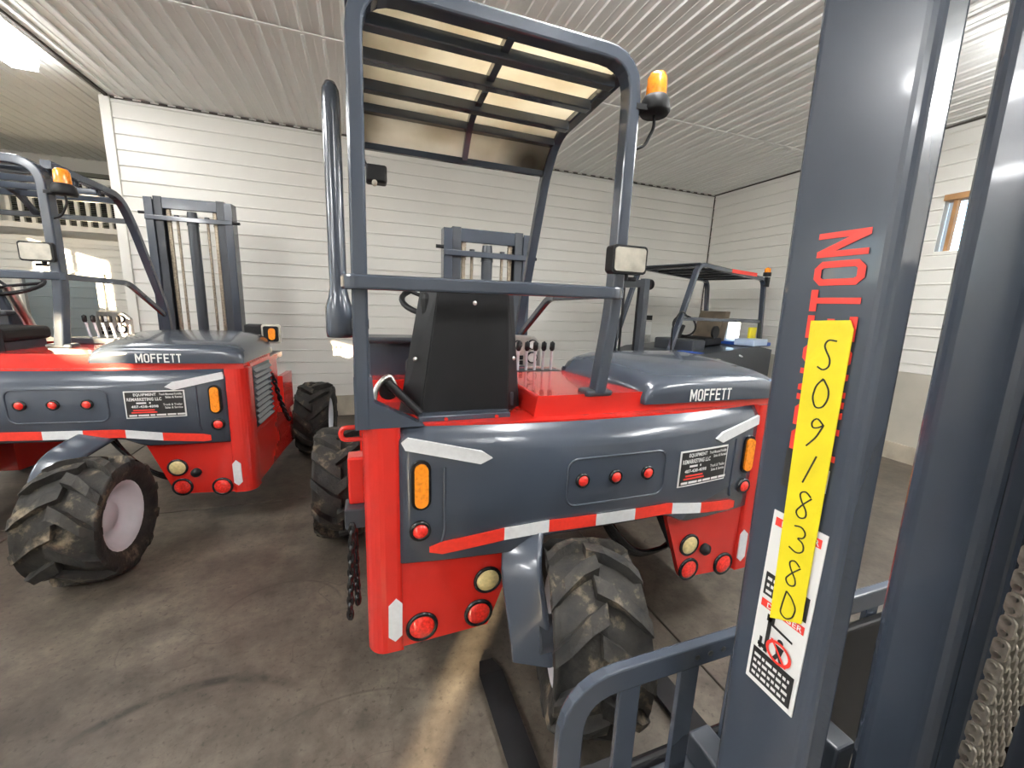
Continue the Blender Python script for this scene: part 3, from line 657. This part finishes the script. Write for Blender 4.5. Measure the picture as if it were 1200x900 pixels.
    sw = MB().rtube([(-.62 + .185 * math.cos(a), .66 + .16 * math.sin(a), 1.60 + .07 * math.sin(a)) for a in [2 * PI * i / 28 for i in range(28)]], .014, 8, closed=True).build('steering_wheel', BLACK, r)
    MB().rtube([(-.62, .66, 1.59), (-.62, .80, 1.30)], .03, 10).build('steering_column', STEEL, sw)
    for a in (0.3, 2.4, 4.5): MB().rtube([(-.62, .66, 1.59), (-.62 + .18 * math.cos(a), .66 + .155 * math.sin(a), 1.60 + .068 * math.sin(a))], .010, 6).build('spoke', BLACK, sw)
    lv = MB().box(-.30, .06, .60, .72, 1.20, 1.245).build('lever_bank', DGREY, r, bevel=.006)
    for i in range(5):
        x = -.19 + .050 * i
        q = MB().rtube([(x, .66, 1.24), (x - .008, .64, 1.36)], .008, 8).build('lever', RIM, lv)
    for i in range(5):
        x = -.198 + .050 * i
        MB().lathe([(.008, 0), (.014, .01), (.014, .045), (.0005, .055)], (x, .638, 1.355), (0, -.1, 1), 10).build('lever_knob', BLACK, lv)
    ip = MB().prism([(-.21, 1.25), (-.005, 1.25), (-.005, 1.38), (-.05, 1.425), (-.21, 1.43)], 'y', .78, .82).build('gauge_panel', STEEL, r, bevel=.008)
    for x, z, q in ((-.06, 1.375, .03), (-.06, 1.30, .034), (-.15, 1.375, .026)):
        MB().lathe([(q, 0), (q, -.012), (q * .8, -.014)], (x, .78, z), (0, 1, 0), 16).build('gauge_bezel', BLACK, ip); MB().lathe([(q * .8, -.008), (.0005, -.008)], (x, .78, z), (0, 1, 0), 16).build('gauge_face', WHITE, ip)
    for x, z in ((-.17, 1.30), (-.13, 1.30), (-.17, 1.27), (-.13, 1.27)): MB().box(x - .014, x + .014, .770, .785, z - .012, z + .012).build('rocker_switch', BLACK, ip)
    # marker lamp box on the right and small red box on the left side
    if marker:
        ml = MB().box(.78, .93, .72, .82, 1.21, 1.36).build('marker_lamp_box', BLACK, r, bevel=.015)
        MB().prism(rrect(.91, 1.05, 1.21, 1.365, .02), 'y', .71, .73).build('marker_frame', LAMPG, ml); MB().prism(rrect(.925, 1.035, 1.225, 1.35, .015), 'y', .70, .715).build('marker_surround', BLACK, ml)
        MB().prism(rrect(.965, 1.015, 1.24, 1.335, .024), 'y', .685, .705).build('marker_lens', AMBER, ml, bevel=.006)
        MB().rtube([(.90, .77, 1.10), (.90, .77, 1.22)], .014, 8).build('marker_stalk', BLACK, ml)
    MB().box(-1.055, -.995, .14, .22, .82, 1.01).build('side_box', RED, r, bevel=.008)
    MB().rtube(rpath([(-.99, .09, 1.145), (-1.07, .09, 1.145), (-1.07, .09, 1.100), (-.99, .09, 1.10)], .025), .009, 8).build('side_handle', RED, r)
    MB().box(-1.07, -.99, .10, .2, .74, .82).build('chain_bracket', DGREY, r, bevel=.006)
    chain_part(r, (-1.045, .10, .76), (-1.065, .10, .36), 0, .0075, 13)
    chain_part(r, (-1.04, .13, .75), (-1.035, .15, .38), 0, .0075, 12)
    chain_part(r, (1.01, .56, .98), (1.06, .75, .55), .05, .008, 14)
    # ---------------- mast
    ym = 1.93
    for s in (-1, 1):
        for nm, xo, y0, y1, top in (('outer_channel', .372, ym, ym + .13, mtop - .015), ('inner_channel', .300, ym + .015, ym + .145, mtop)):
            w = .07; t = .014
            c = [(s * xo, y0), (s * xo, y1), (s * (xo - w), y1), (s * (xo - w), y1 - t), (s * (xo - t), y1 - t), (s * (xo - t), y0 + t), (s * (xo - w), y0 + t), (s * (xo - w), y0)]
            MB().prism(c, 'z', .22, top).build(nm, GREY if nm[0] == 'o' else DGREY, r, bevel=.004)
        ch = MB().box(s * .20 - .014, s * .20 + .014, ym + .05, ym + .075, .5, mtop - .03).build('lift_chain', RUST, r)
        for i in range(9): MB().cyl((s * .20 - .02, ym + .062, mtop - .06 - i * .022), (s * .20 + .02, ym + .062, mtop - .06 - i * .022), .010, n=8).build('chain_pin', RUST, ch)
        MB().rtube([(s * .13, ym + .06, .5), (s * .13, ym + .06, mtop - .17)], .013, 8).build('hydraulic_hose', RUST, r)
        MB().cyl((s * .13, ym + .05, mtop - .16), (s * .13, ym + .05, mtop - .20), .022, n=10).build('hose_fitting', DGREY, r)
    MB().box(-.30, .30, ym + .02, ym + .06, mtop - .11, mtop - .005).build('mast_top_plate', GREY, r, bevel=.006)
    MB().box(-.372, .372, ym - .014, ym + .02, mtop - .225, mtop - .18).build('mast_cross_bar', GREY, r, bevel=.005)
    MB().box(-.372, .372, ym + .06, ym + .12, .60, .75).build('mast_lower_bar', GREY, r, bevel=.006)
    MB().cyl((0, ym + .06, .3), (0, ym + .06, mtop - .25), .046, n=16).build('lift_cylinder', DGREY, r); MB().cyl((0, ym + .06, mtop - .25), (0, ym + .06, mtop - .12), .052, .04, n=16).build('cylinder_head', DGREY, r)
    MB().cyl((-.43, ym + .02, mtop - .16), (-.37, ym + .02, mtop - .16), .014, n=8).build('mast_stop', BLACK, r); MB().cyl((.37, ym + .02, mtop - .20), (.43, ym + .02, mtop - .20), .014, n=8).build('mast_stop', BLACK, r)
    MB().box(-.45, .45, ym - .05, ym + .2, .16, .24).build('mast_base', GREY, r, bevel=.008)
    MB().box(-.76, .76, 1.55, 1.80, .24, .36).build('front_axle', RED, r, bevel=.01)
    MB().box(-.46, .46, ym + .15, ym + .19, .08, .55).build('fork_carriage', GREY, r, bevel=.006)
    for s in (-1, 1): MB().prism([(ym + .19, .02), (ym + .62, .02), (ym + .64, .035), (ym + .24, .06), (ym + .235, .5), (ym + .19, .5)], 'x', s * .33 - .05, s * .33 + .05).build('fork', BLACK, r, bevel=.004)
    # ---------------- wheels
    for s in (-1, 1):
        w = tyre(r, (s * 1.155, 1.42, .372), 0, .372, .31, 'front_wheel', -1, 12)
        MB().cyl((s * .97, 1.42, .372), (s * 1.12, 1.42, .372), .07, n=14).build('wheel_hub', RED, w)
    wx, wy, dl = wheel
    w = tyre(r, (wx, wy, .342), dl, .342, .335, 'rear_wheel', 1, 11, .19)
    M = Matrix.Translation((wx, wy, 0)) @ Matrix.Rotation(dl, 4, 'Z')
    q = [(-.02, .14, .735), (wx - .13, .10, .725), (wx - .245, wy + .13, .62), (wx - .225, wy + .03, .36), (wx - .215, wy + .01, .24)]
    b = MB().tube(rpath(q, .2, 10), [(a, c) for a, c in rrect(-.02, .02, -.085, .085, .018, 4)], (0, 0, 1), smooth=True); b.build('steering_arm', GREY, r)
    MB().cyl((wx - .20, wy + .02, .345), M @ Vector((-.02, 0, .345)), .065, n=16).build('axle_stub', DGREY, r)
    MB().cyl((-.02, .16, .66), (-.02, .16, .90), .10, n=18).build('steering_pivot', DGREY, r)
    for i, (z, k) in enumerate(((.60, 0), (.58, .02), (.56, .045))):
        MB().rtube(rpath([(.05, .16 + k, .74), (.18, .17 + k, .50 - k), (.36, .18 + k, .32 - k), (.62, .22 + k, .30 - k), (.80, .3, .45)], .1, 5), .013, 8).build('hydraulic_hose', BLKGLOSS, r)
    MB().box(.0, .32, .12, .2, .66, .76).build('steering_cylinder', BLACK, r, bevel=.02)
    MB().prism([(.40, .60), (.60, .60), (.60, .30), (.54, .34)], 'y', .1, .16).build('panel_bracket', BLACK, r)
    return r

forklift((.98, 1.42, 0), 0, 'large red and slate forklift in the middle with black seat back', 2.53, 2.19, (-.185, -.205, math.radians(-17)))
forklift((-1.755, 3.19, 0), math.radians(-4.6), 'red and slate forklift on the left with raised mast and white rear wheel rim', 2.31, 2.50, (.34, -.43, math.radians(2)), xr=.07, panel=False, marker=True, zd=-.045)

# ================================================================== FAR FORKLIFT (behind the middle one, heading left)
def far_forklift():
    # local frame: x forward (heading), y to its left, origin at floor under the guard centre
    r = empty('forklift', (4.22, 4.38, 0), math.radians(196), 'dark forklift with blue trim parked in the right corner behind the hood', 'forklift', 'forklifts in the shop')
    MB().prism([(-1.05, .35), (1.05, .35), (1.25, .5), (1.25, 1.0), (.75, 1.12), (-.6, 1.18), (-1.05, 1.12)], 'y', -.55, .55).build('chassis', DGREY, r, bevel=.03)
    MB().box(-1.02, -.50, -.54, .54, 1.17, 1.22).build('rear_deck', BLUE, r, bevel=.01)
    MB().box(-.86, -.46, .30, .56, 1.18, 1.27).build('side_tray', LTBLUE, r, bevel=.01)
    MB().box(.35, .62, -.2, .35, 1.08, 1.26).build('dashboard', DGREY, r, bevel=.02)
    MB().box(.60, .72, .20, .5, 1.05, 1.13).build('blue_box', BLUE, r, bevel=.01)
    zr = 2.13; hw = .40
    for s in (-1, 1):
        p = rpath([(1.22, s * hw, 1.05), (1.16, s * hw, 1.20), (.80, s * hw, zr), (-.84, s * hw, zr - .06), (-.93, s * hw, 1.5), (-.98, s * hw, 1.15)], .12, 5)
        MB().rect(p, .05, .06, (0, 0, 1) if False else (1, 0, 0)).build('guard_frame', GREY, r, bevel=.008)
    for i in range(6):
        x = .70 - i * .28; MB().box(x - .02, x + .02, -hw, hw, zr - .03 - .04 * (.64 - x) / 1.5, zr - .0 - .04 * (.64 - x) / 1.5).build('roof_slat', DGREY, r)
    MB().hexa([(-.8, -hw, zr - .05), (.78, -hw, zr + .0), (.78, hw, zr + .0), (-.8, hw, zr - .05), (-.8, -hw, zr - .035), (.78, -hw, zr + .018), (.78, hw, zr + .018), (-.8, hw, zr - .035)]).build('roof_panel', DGREY, r, bevel=.006)
    MB().box(-.55, .1, hw + .024, hw + .032, zr - .045, zr + .0).build('roof_marking', PRED, r)
    MB().rect([(-.955, -hw, 1.50), (-.955, hw, 1.50)], .05, .03, (0, 0, 1)).build('rear_guard_rail', GREY, r, bevel=.006)
    MB().rect([(-.95, hw, 1.50), (1.02, hw, 1.52)], .04, .03, (0, 0, 1)).build('side_guard_rail', GREY, r, bevel=.006)
    sh = MB().prism([(-.38, 1.22), (-.18, 1.22), (-.34, 1.62), (-.46, 1.62)], 'y', -.16, .2).build('seat_back', BROWN, r, bevel=.03, seg=3)
    MB().box(-.30, .12, -.18, .22, 1.16, 1.27).build('seat_cushion', BLACK, r, bevel=.03, seg=3)
    MB().cyl((-.02, .24, 1.35), (-.02, .27, 1.35), .08, n=16).build('seat_belt_reel', BLACK, r)
    MB().rtube([(.33 + .03 * math.sin(a), .02 + .16 * math.cos(a), 1.42 + .13 * math.sin(a)) for a in [2 * PI * i / 24 for i in range(24)]], .012, 8, closed=True).build('steering_wheel', BLACK, r)
    MB().rtube([(.34, .02, 1.42), (.48, .02, 1.2)], .025, 8).build('steering_column', BLACK, r)
    MB().cyl((.55, -hw, 1.93), (.60, -hw, 1.93), .07, n=14).build('mirror', BLACK, r)
    bb = MB().lathe([(.05, 0), (.05, .05), (.0005, .05)], (-.86, hw + .02, zr - .02), (0, 0, 1), 14).build('beacon_base', BLACK, r)
    MB().lathe([(.04, .05), (.038, .10), (.0005, .12)], (-.86, hw + .02, zr - .02), (0, 0, 1), 14).build('beacon_lens', AMBER, bb)
    MB().box(-.90, -.82, hw + .01, hw + .05, zr - .16, zr - .03).build('lamp_bracket', BLACK, r)
    MB().box(-.90, -.72, .34, .38, 1.24, 1.42).build('yellow_tag', YELLOW, r, bevel=.01)
    MB().rtube(rpath([(-.95, .42, 1.12), (-.7, .46, 1.05), (-.4, .5, 1.02), (-.1, .57, 1.08)], .1), .012, 8).build('pale_hose', REFLW, r)
    MB().rtube(rpath([(1.18, .42, 1.15), (1.25, .45, 1.45), (1.10, .44, 1.62), (.95, .42, 1.55)], .1), .01, 8).build('cab_hose', BLACK, r)
    for s in (-1, 1):
        MB().prism([(1.40, s * .22), (1.49, s * .22), (1.49, s * .16), (1.475, s * .16), (1.475, s * .20), (1.415, s * .20), (1.415, s * .16), (1.40, s * .16)], 'z', .15, 1.93).build('mast_channel', DGREY, r)
        MB().rtube([(1.43, s * .10, .4), (1.43, s * .10, 1.85)], .014, 8).build('hydraulic_hose', BLACK, r)
    MB().box(1.41, 1.47, -.21, .21, 1.84, 1.92).build('mast_top_bar', DGREY, r, bevel=.005)
    MB().box(1.38, 1.42, -.21, .21, .4, .55).build('mast_lower_bar', DGREY, r, bevel=.005); MB().box(1.2, 1.45, -.2, .2, .2, .4).build('mast_base', DGREY, r)
    for sx, sy in ((.55, .68), (.55, -.68), (-.75, .60), (-.75, -.60)):
        t = tyre(r, (sx, sy, .34), PI / 2, .34, .24, 'wheel', -1, 11)
        MB().cyl((sx, sy * .7, .34), (sx, sy, .34), .06, n=12).build('wheel_hub', DGREY, t)
far_forklift()

# ================================================================== FOREGROUND MAST
def foreground():
    X0 = .845
    r = empty('forklift_mast', (X0, .40, 0), 0, 'slate forklift mast in the right foreground with red lettering, yellow tape and warning sticker', 'forklift')
    xf = .62 - X0                                   # outer face of the left upright, local x
    tilt = Matrix.Translation((0, -.015, 1.1)) @ Matrix.Rotation(math.radians(-1.3), 4, 'X') @ Matrix.Translation((0, .015, -1.1))
    def T(mb): mb.v = [tuple(tilt @ Vector(v)) for v in mb.v]; return mb
    def B(mb, *a, **k): return T(mb).build(*a, **k)
    up1 = B(MB().prism(rrect(xf, xf + .062, -.078, .068, .014, 4), 'z', .08, 2.75), 'mast_upright', GREY, r)
    for p in up1.data.polygons: p.use_smooth = False
    # lettering: u runs up, letter tops point to +y
    def face(y0, y1, z0, z1, o): return lambda u, w: (xf - o, (y0 + (y1 - y0) * w) - .40 , z0 + (z1 - z0) * u)
    def quad(y0, y1, z0, z1, o, sk=0): return MB().add([(xf - o, y0 - .4, z0), (xf - o, y1 - .4, z0), (xf - o, y1 - .4, z1), (xf - o, y0 - .4, z1)], [(0, 1, 2, 3)])
    def Bf(mb, *a, **k): return mb.build(*a, **k)
    Bf(MB().text('PRINCETON', lambda u, w: (xf - .0018, .365 + .066 * w - .032 * (1 - u) * .318 - .4, 1.398 + .318 * u)), 'mast_lettering', PRED, up1)
    bl = Bf(quad(.356, .424, 1.335, 1.398, .0015), 'black_label', INK, up1); Bf(quad(.358, .364, 1.350, 1.385, .002), 'label_edge', WHITE, bl)
    # warning sticker (slightly leaning like the upright)
    y0, y1, za, zb = .343, .426, .976, 1.291
    stk = Bf(MB().box(xf - .0024, xf - .0006, y0 - .4, y1 - .4, za, zb), 'warning_sticker', WHITE, up1)
    def sq(a, b, c, d, m, nm, o=.0034): return Bf(quad(y1 - (y1 - y0) * b, y1 - (y1 - y0) * a, za + (zb - za) * c, za + (zb - za) * d, o), nm, m, stk)
    sq(.07, .93, .925, .97, PRED, 'sticker_header'); sq(.07, .93, .46, .505, PRED, 'sticker_header')
    sq(.07, .93, .53, .66, INK, 'sticker_text_block'); sq(.07, .93, .03, .21, INK, 'sticker_text_block')
    def tq(a, b, c, d, key, m, nm): return Bf(MB().text(key, lambda u, w: (xf - .0040, y1 - (y1 - y0) * (a + (b - a) * u) - .4, za + (zb - za) * (c + (d - c) * w))), nm, m, stk)
    tq(.2, .9, .932, .963, 'DANGER', WHITE, 'sticker_word'); tq(.2, .9, .467, .498, 'DANGER', WHITE, 'sticker_word')
    lines = MB()
    for (c0, nl_) in ((.05, 4), (.545, 3)):
        for i in range(nl_):
            a = .12; c = c0 + i * .037
            while a < .82:
                w = random.uniform(.05, .14); q = quad(y1 - (y1 - y0) * min(.86, a + w), y1 - (y1 - y0) * a, za + (zb - za) * c, za + (zb - za) * (c + .018), .0040); lines.add(q.v, q.f); a += w + .03
    lines.build('sticker_small_print', WHITE, stk)['kind'] = 'stuff'
    pic = MB()
    def pq(a, b, c, d, o=.0036):
        q = quad(y1 - (y1 - y0) * b, y1 - (y1 - y0) * a, za + (zb - za) * c, za + (zb - za) * d, o); pic.add(q.v, q.f)
    def pt(a, c, o=.0036): return (xf - o, y1 - (y1 - y0) * a - .4, za + (zb - za) * c)
    pq(.27, .35, .22, .44); pq(.24, .40, .40, .44); pq(.14, .28, .23, .255); pq(.16, .22, .22, .29)
    pic.add([pt(.35, .405), pt(.78, .385), pt(.78, .372), pt(.35, .388)], [(0, 1, 2, 3)])
    pic.add([pt(.48, .31), pt(.66, .31), pt(.62, .26), pt(.70, .215), pt(.62, .215), pt(.57, .245), pt(.52, .215), pt(.44, .215), pt(.52, .26)], [tuple(range(9))])
    pic.add([pt(.57 + .06 * math.cos(a), .335 + .016 * math.sin(a)) for a in [2 * PI * i / 12 for i in range(12)]], [tuple(range(12))])
    pic.build('sticker_pictogram', INK, stk)
    rg = MB(); n = 24; ro = [pt(.57 + .26 * math.cos(2 * PI * i / n), .272 + .062 * math.sin(2 * PI * i / n), .0042) for i in range(n)]; ri = [pt(.57 + .20 * math.cos(2 * PI * i / n), .272 + .047 * math.sin(2 * PI * i / n), .0042) for i in range(n)]
    rg.add(ro + ri, [(i, (i + 1) % n, n + (i + 1) % n, n + i) for i in range(n)]); rg.add([pt(.38, .325, .0043), pt(.42, .330, .0043), pt(.76, .222, .0043), pt(.72, .217, .0043)], [(0, 1, 2, 3)])
    rg.build('prohibition_ring', PRED, stk)
    # yellow masking tape with handwriting
    ta = [(.4190, 1.594), (.3675, 1.597), (.3615, 1.585), (.3535, 1.139), (.4005, 1.112)]
    V = [(xf - .0062, y - .4, z) for y, z in ta] + [(xf - .0046, y - .4, z) for y, z in ta]; n = 5
    tp = MB().add(V, [tuple(range(n))] + [(i, n + i, n + (i + 1) % n, (i + 1) % n) for i in range(n)]).build('masking_tape', YELLOW, up1)
    G = {'S': [[(.85, .95), (.45, .98), (.3, .8), (.45, .62), (.7, .4), (.72, .15), (.45, .02), (.15, .12)]], '0': [[(.5, 1), (.2, .75), (.12, .35), (.35, .05), (.7, .1), (.9, .4), (.85, .7), (.5, 1), (.45, .92)]],
         '9': [[(.85, .8), (.5, 1), (.25, .8), (.35, .62), (.7, .7), (.9, .85), (.6, .35), (.2, .0)]], '1': [[(.75, 1), (.3, 0)]],
         '8': [[(.8, .85), (.5, 1), (.2, .85), (.35, .62), (.7, .35), (.75, .12), (.4, .0), (.15, .18), (.45, .5), (.85, .82)]], '3': [[(.2, .92), (.6, 1), (.85, .82), (.75, .62), (.4, .55), (.8, .48), (.9, .2), (.55, .02), (.1, .12)]],
         'D': [[(.3, 1), (.2, .5), (.15, .1), (.5, .0), (.85, .2), (.95, .6), (.6, .9), (.3, 1)]]}
    zc = 1.565; ink = MB()
    for k, c in enumerate('S091838D'):
        h = .046; w = .028; z1 = 1.570 - k * .0565; yc = .389 - .0022 * k + (.001 if k % 2 else -.001)
        yc = .3885 - (1.57 - z1) * .030
        for st in G[c]:
            ink.tube(rpath([(xf - .0066, yc + w * (.5 - a) - .4, z1 - h * (1 - b)) for a, b in st], .006, 3), [(.0005, -.0010), (.0005, .0010), (-.0005, .0010), (-.0005, -.0010)], (1, 0, 0))
    ink.build('handwritten_number', INK, tp)
    # second upright, its lip, dark web and chains
    x2 = .975 - X0
    up2 = B(MB().prism(rrect(x2, x2 + .12, -.098, .035, .035, 6), 'z', .08, 2.75), 'mast_upright', GREY, r)
    B(MB().prism(rrect(x2 + .012, x2 + .05, -.122, -.090, .008, 3), 'z', .08, 2.75), 'upright_lip', GREY, up2)
    B(MB().box(x2 + .03, x2 + .14, -.19, -.115, .10, 2.7), 'mast_web', RUSTBLK, r)
    # leaf chain: plates + pins, one piece per pitch
    xc, yc = .85 - X0, -.182
    pitch = .0180
    lk = MB()
    prof = []
    for i in range(9): a = PI / 2 + PI * i / 8; prof.append((-.0085 + .0085 * math.cos(a), .0095 * math.sin(a)))
    for i in range(9): a = -PI / 2 + PI * i / 8; prof.append((.0085 + .0085 * math.cos(a), .0095 * math.sin(a)))
    def link(offs):
        mb = MB()
        for x in offs: mb.prism([(y, z) for z, y in prof], 'x', x - .0017, x + .0017)
        for z in (-.009, .009): mb.cyl((-.025, 0, z), (.025, 0, z), .0046, n=8)
        me = mb.mesh('chain_link'); me.materials.append(CHAIN); return me
    A = link((-.021, -.0105, 0, .0105, .021)); Bm = link((-.0157, -.0052, .0052, .0157))
    ch = empty('leaf_chain', (xc, yc, .25)); ch.parent = r
    for i in range(80): inst(A if i % 2 == 0 else Bm, 'chain_link', ch, (0, 0, i * pitch), CHAIN, (0, 0, math.radians(-20)))
    MB().box(xc - .03, xc + .03, yc - .02, yc + .02, .14, .25).build('chain_anchor', DGREY, r, bevel=.005)
    B(MB().cyl((xc + .10, yc - .04, .1), (xc + .10, yc - .04, 1.7), .045, n=20), 'lift_cylinder', DGREY, r)
    # lower cross members holding the mast together, on the ground frame
    MB().box(-.26, .30, -.20, .05, .06, .22).build('mast_base', DGREY, r, bevel=.01)
    MB().box(-.20, .26, -.03, .03, .30, .42).build('lower_cross_member', DGREY, r, bevel=.008)
    MB().box(-.20, .26, -.03, .03, 2.45, 2.6).build('upper_cross_member', DGREY, r, bevel=.008)
    # load backrest, y = .55
    yb = .15
    L = .345 - X0; R = 1.60 - X0; zt = .898
    arch = rpath([(L, yb, .40), (L, yb, zt), (R, yb, zt), (R, yb, .40)], .10, 7)
    MB().rect(arch, .052, .022, (1, 0, 0)).build('backrest_frame', GREY, r, bevel=.004)
    for x in (.474, .622, .77, .92, 1.068, 1.216, 1.364, 1.50): MB().box(x - X0 - .024, x - X0 + .024, yb - .006, yb + .006, .40, zt - .02).build('backrest_bar', GREY, r, bevel=.002)
    MB().box(L, R, yb - .02, yb + .02, .52, .60).build('carriage_bar', DGREY, r, bevel=.006)
    MB().box(L, R, yb - .02, yb + .02, .14, .24).build('carriage_bar', DGREY, r, bevel=.006)
    for x in (.70, .99): MB().box(x - X0 - .03, x - X0 + .03, .03, yb + .02, .12, .66).build('carriage_plate', DGREY, r, bevel=.006)
    MB().box(.74 - X0, 1.40 - X0, yb - .03, yb - .008, .42, zt - .045).build('carriage_shield', BLACK, r, bevel=.006)
    MB().rtube([(L + .02, yb + .045, .57), (R - .02, yb + .045, .57)], .018, 10).build('fork_shaft', BLKGLOSS, r)
    for x in (.75, .785, .82): MB().cyl((x - X0 - .12, yb - .013, zt), (x - X0 - .12, yb - .0105, zt), .006, n=10).build('bolt_hole', INK, r)
    for x in (.475, 1.15):
        c = x - X0
        b = MB(); pr = [(yb + .025, .60), (yb + .068, .60), (yb + .068, .055), (yb + .09, .046), (1.02, .030), (1.105, .014), (1.105, .002), (yb + .06, .002), (yb + .025, .04)]
        b.prism(pr, 'x', c - .052, c + .052)
        for i, v in enumerate(b.v):
            if v[1] > 1.08: b.v[i] = (c + (v[0] - c) * .55, v[1], v[2])
        b.build('fork', BLACK, r, bevel=.004)
foreground()

# ================================================================== small things on the walls
e1 = empty('switch_panel', (4.59, YB - .018, 1.28), 0, 'grey and white electrical switch box on the back wall', 'switch box')
MB().box(-.10, .10, -.05, 0, -.25, .25).build('box_body', STEEL, e1, bevel=.006); MB().box(-.085, .085, -.058, -.049, -.10, .12).build('box_label', WHITE, e1); MB().box(-.085, .085, -.056, -.049, .15, .23).build('box_cover', BLACK, e1)
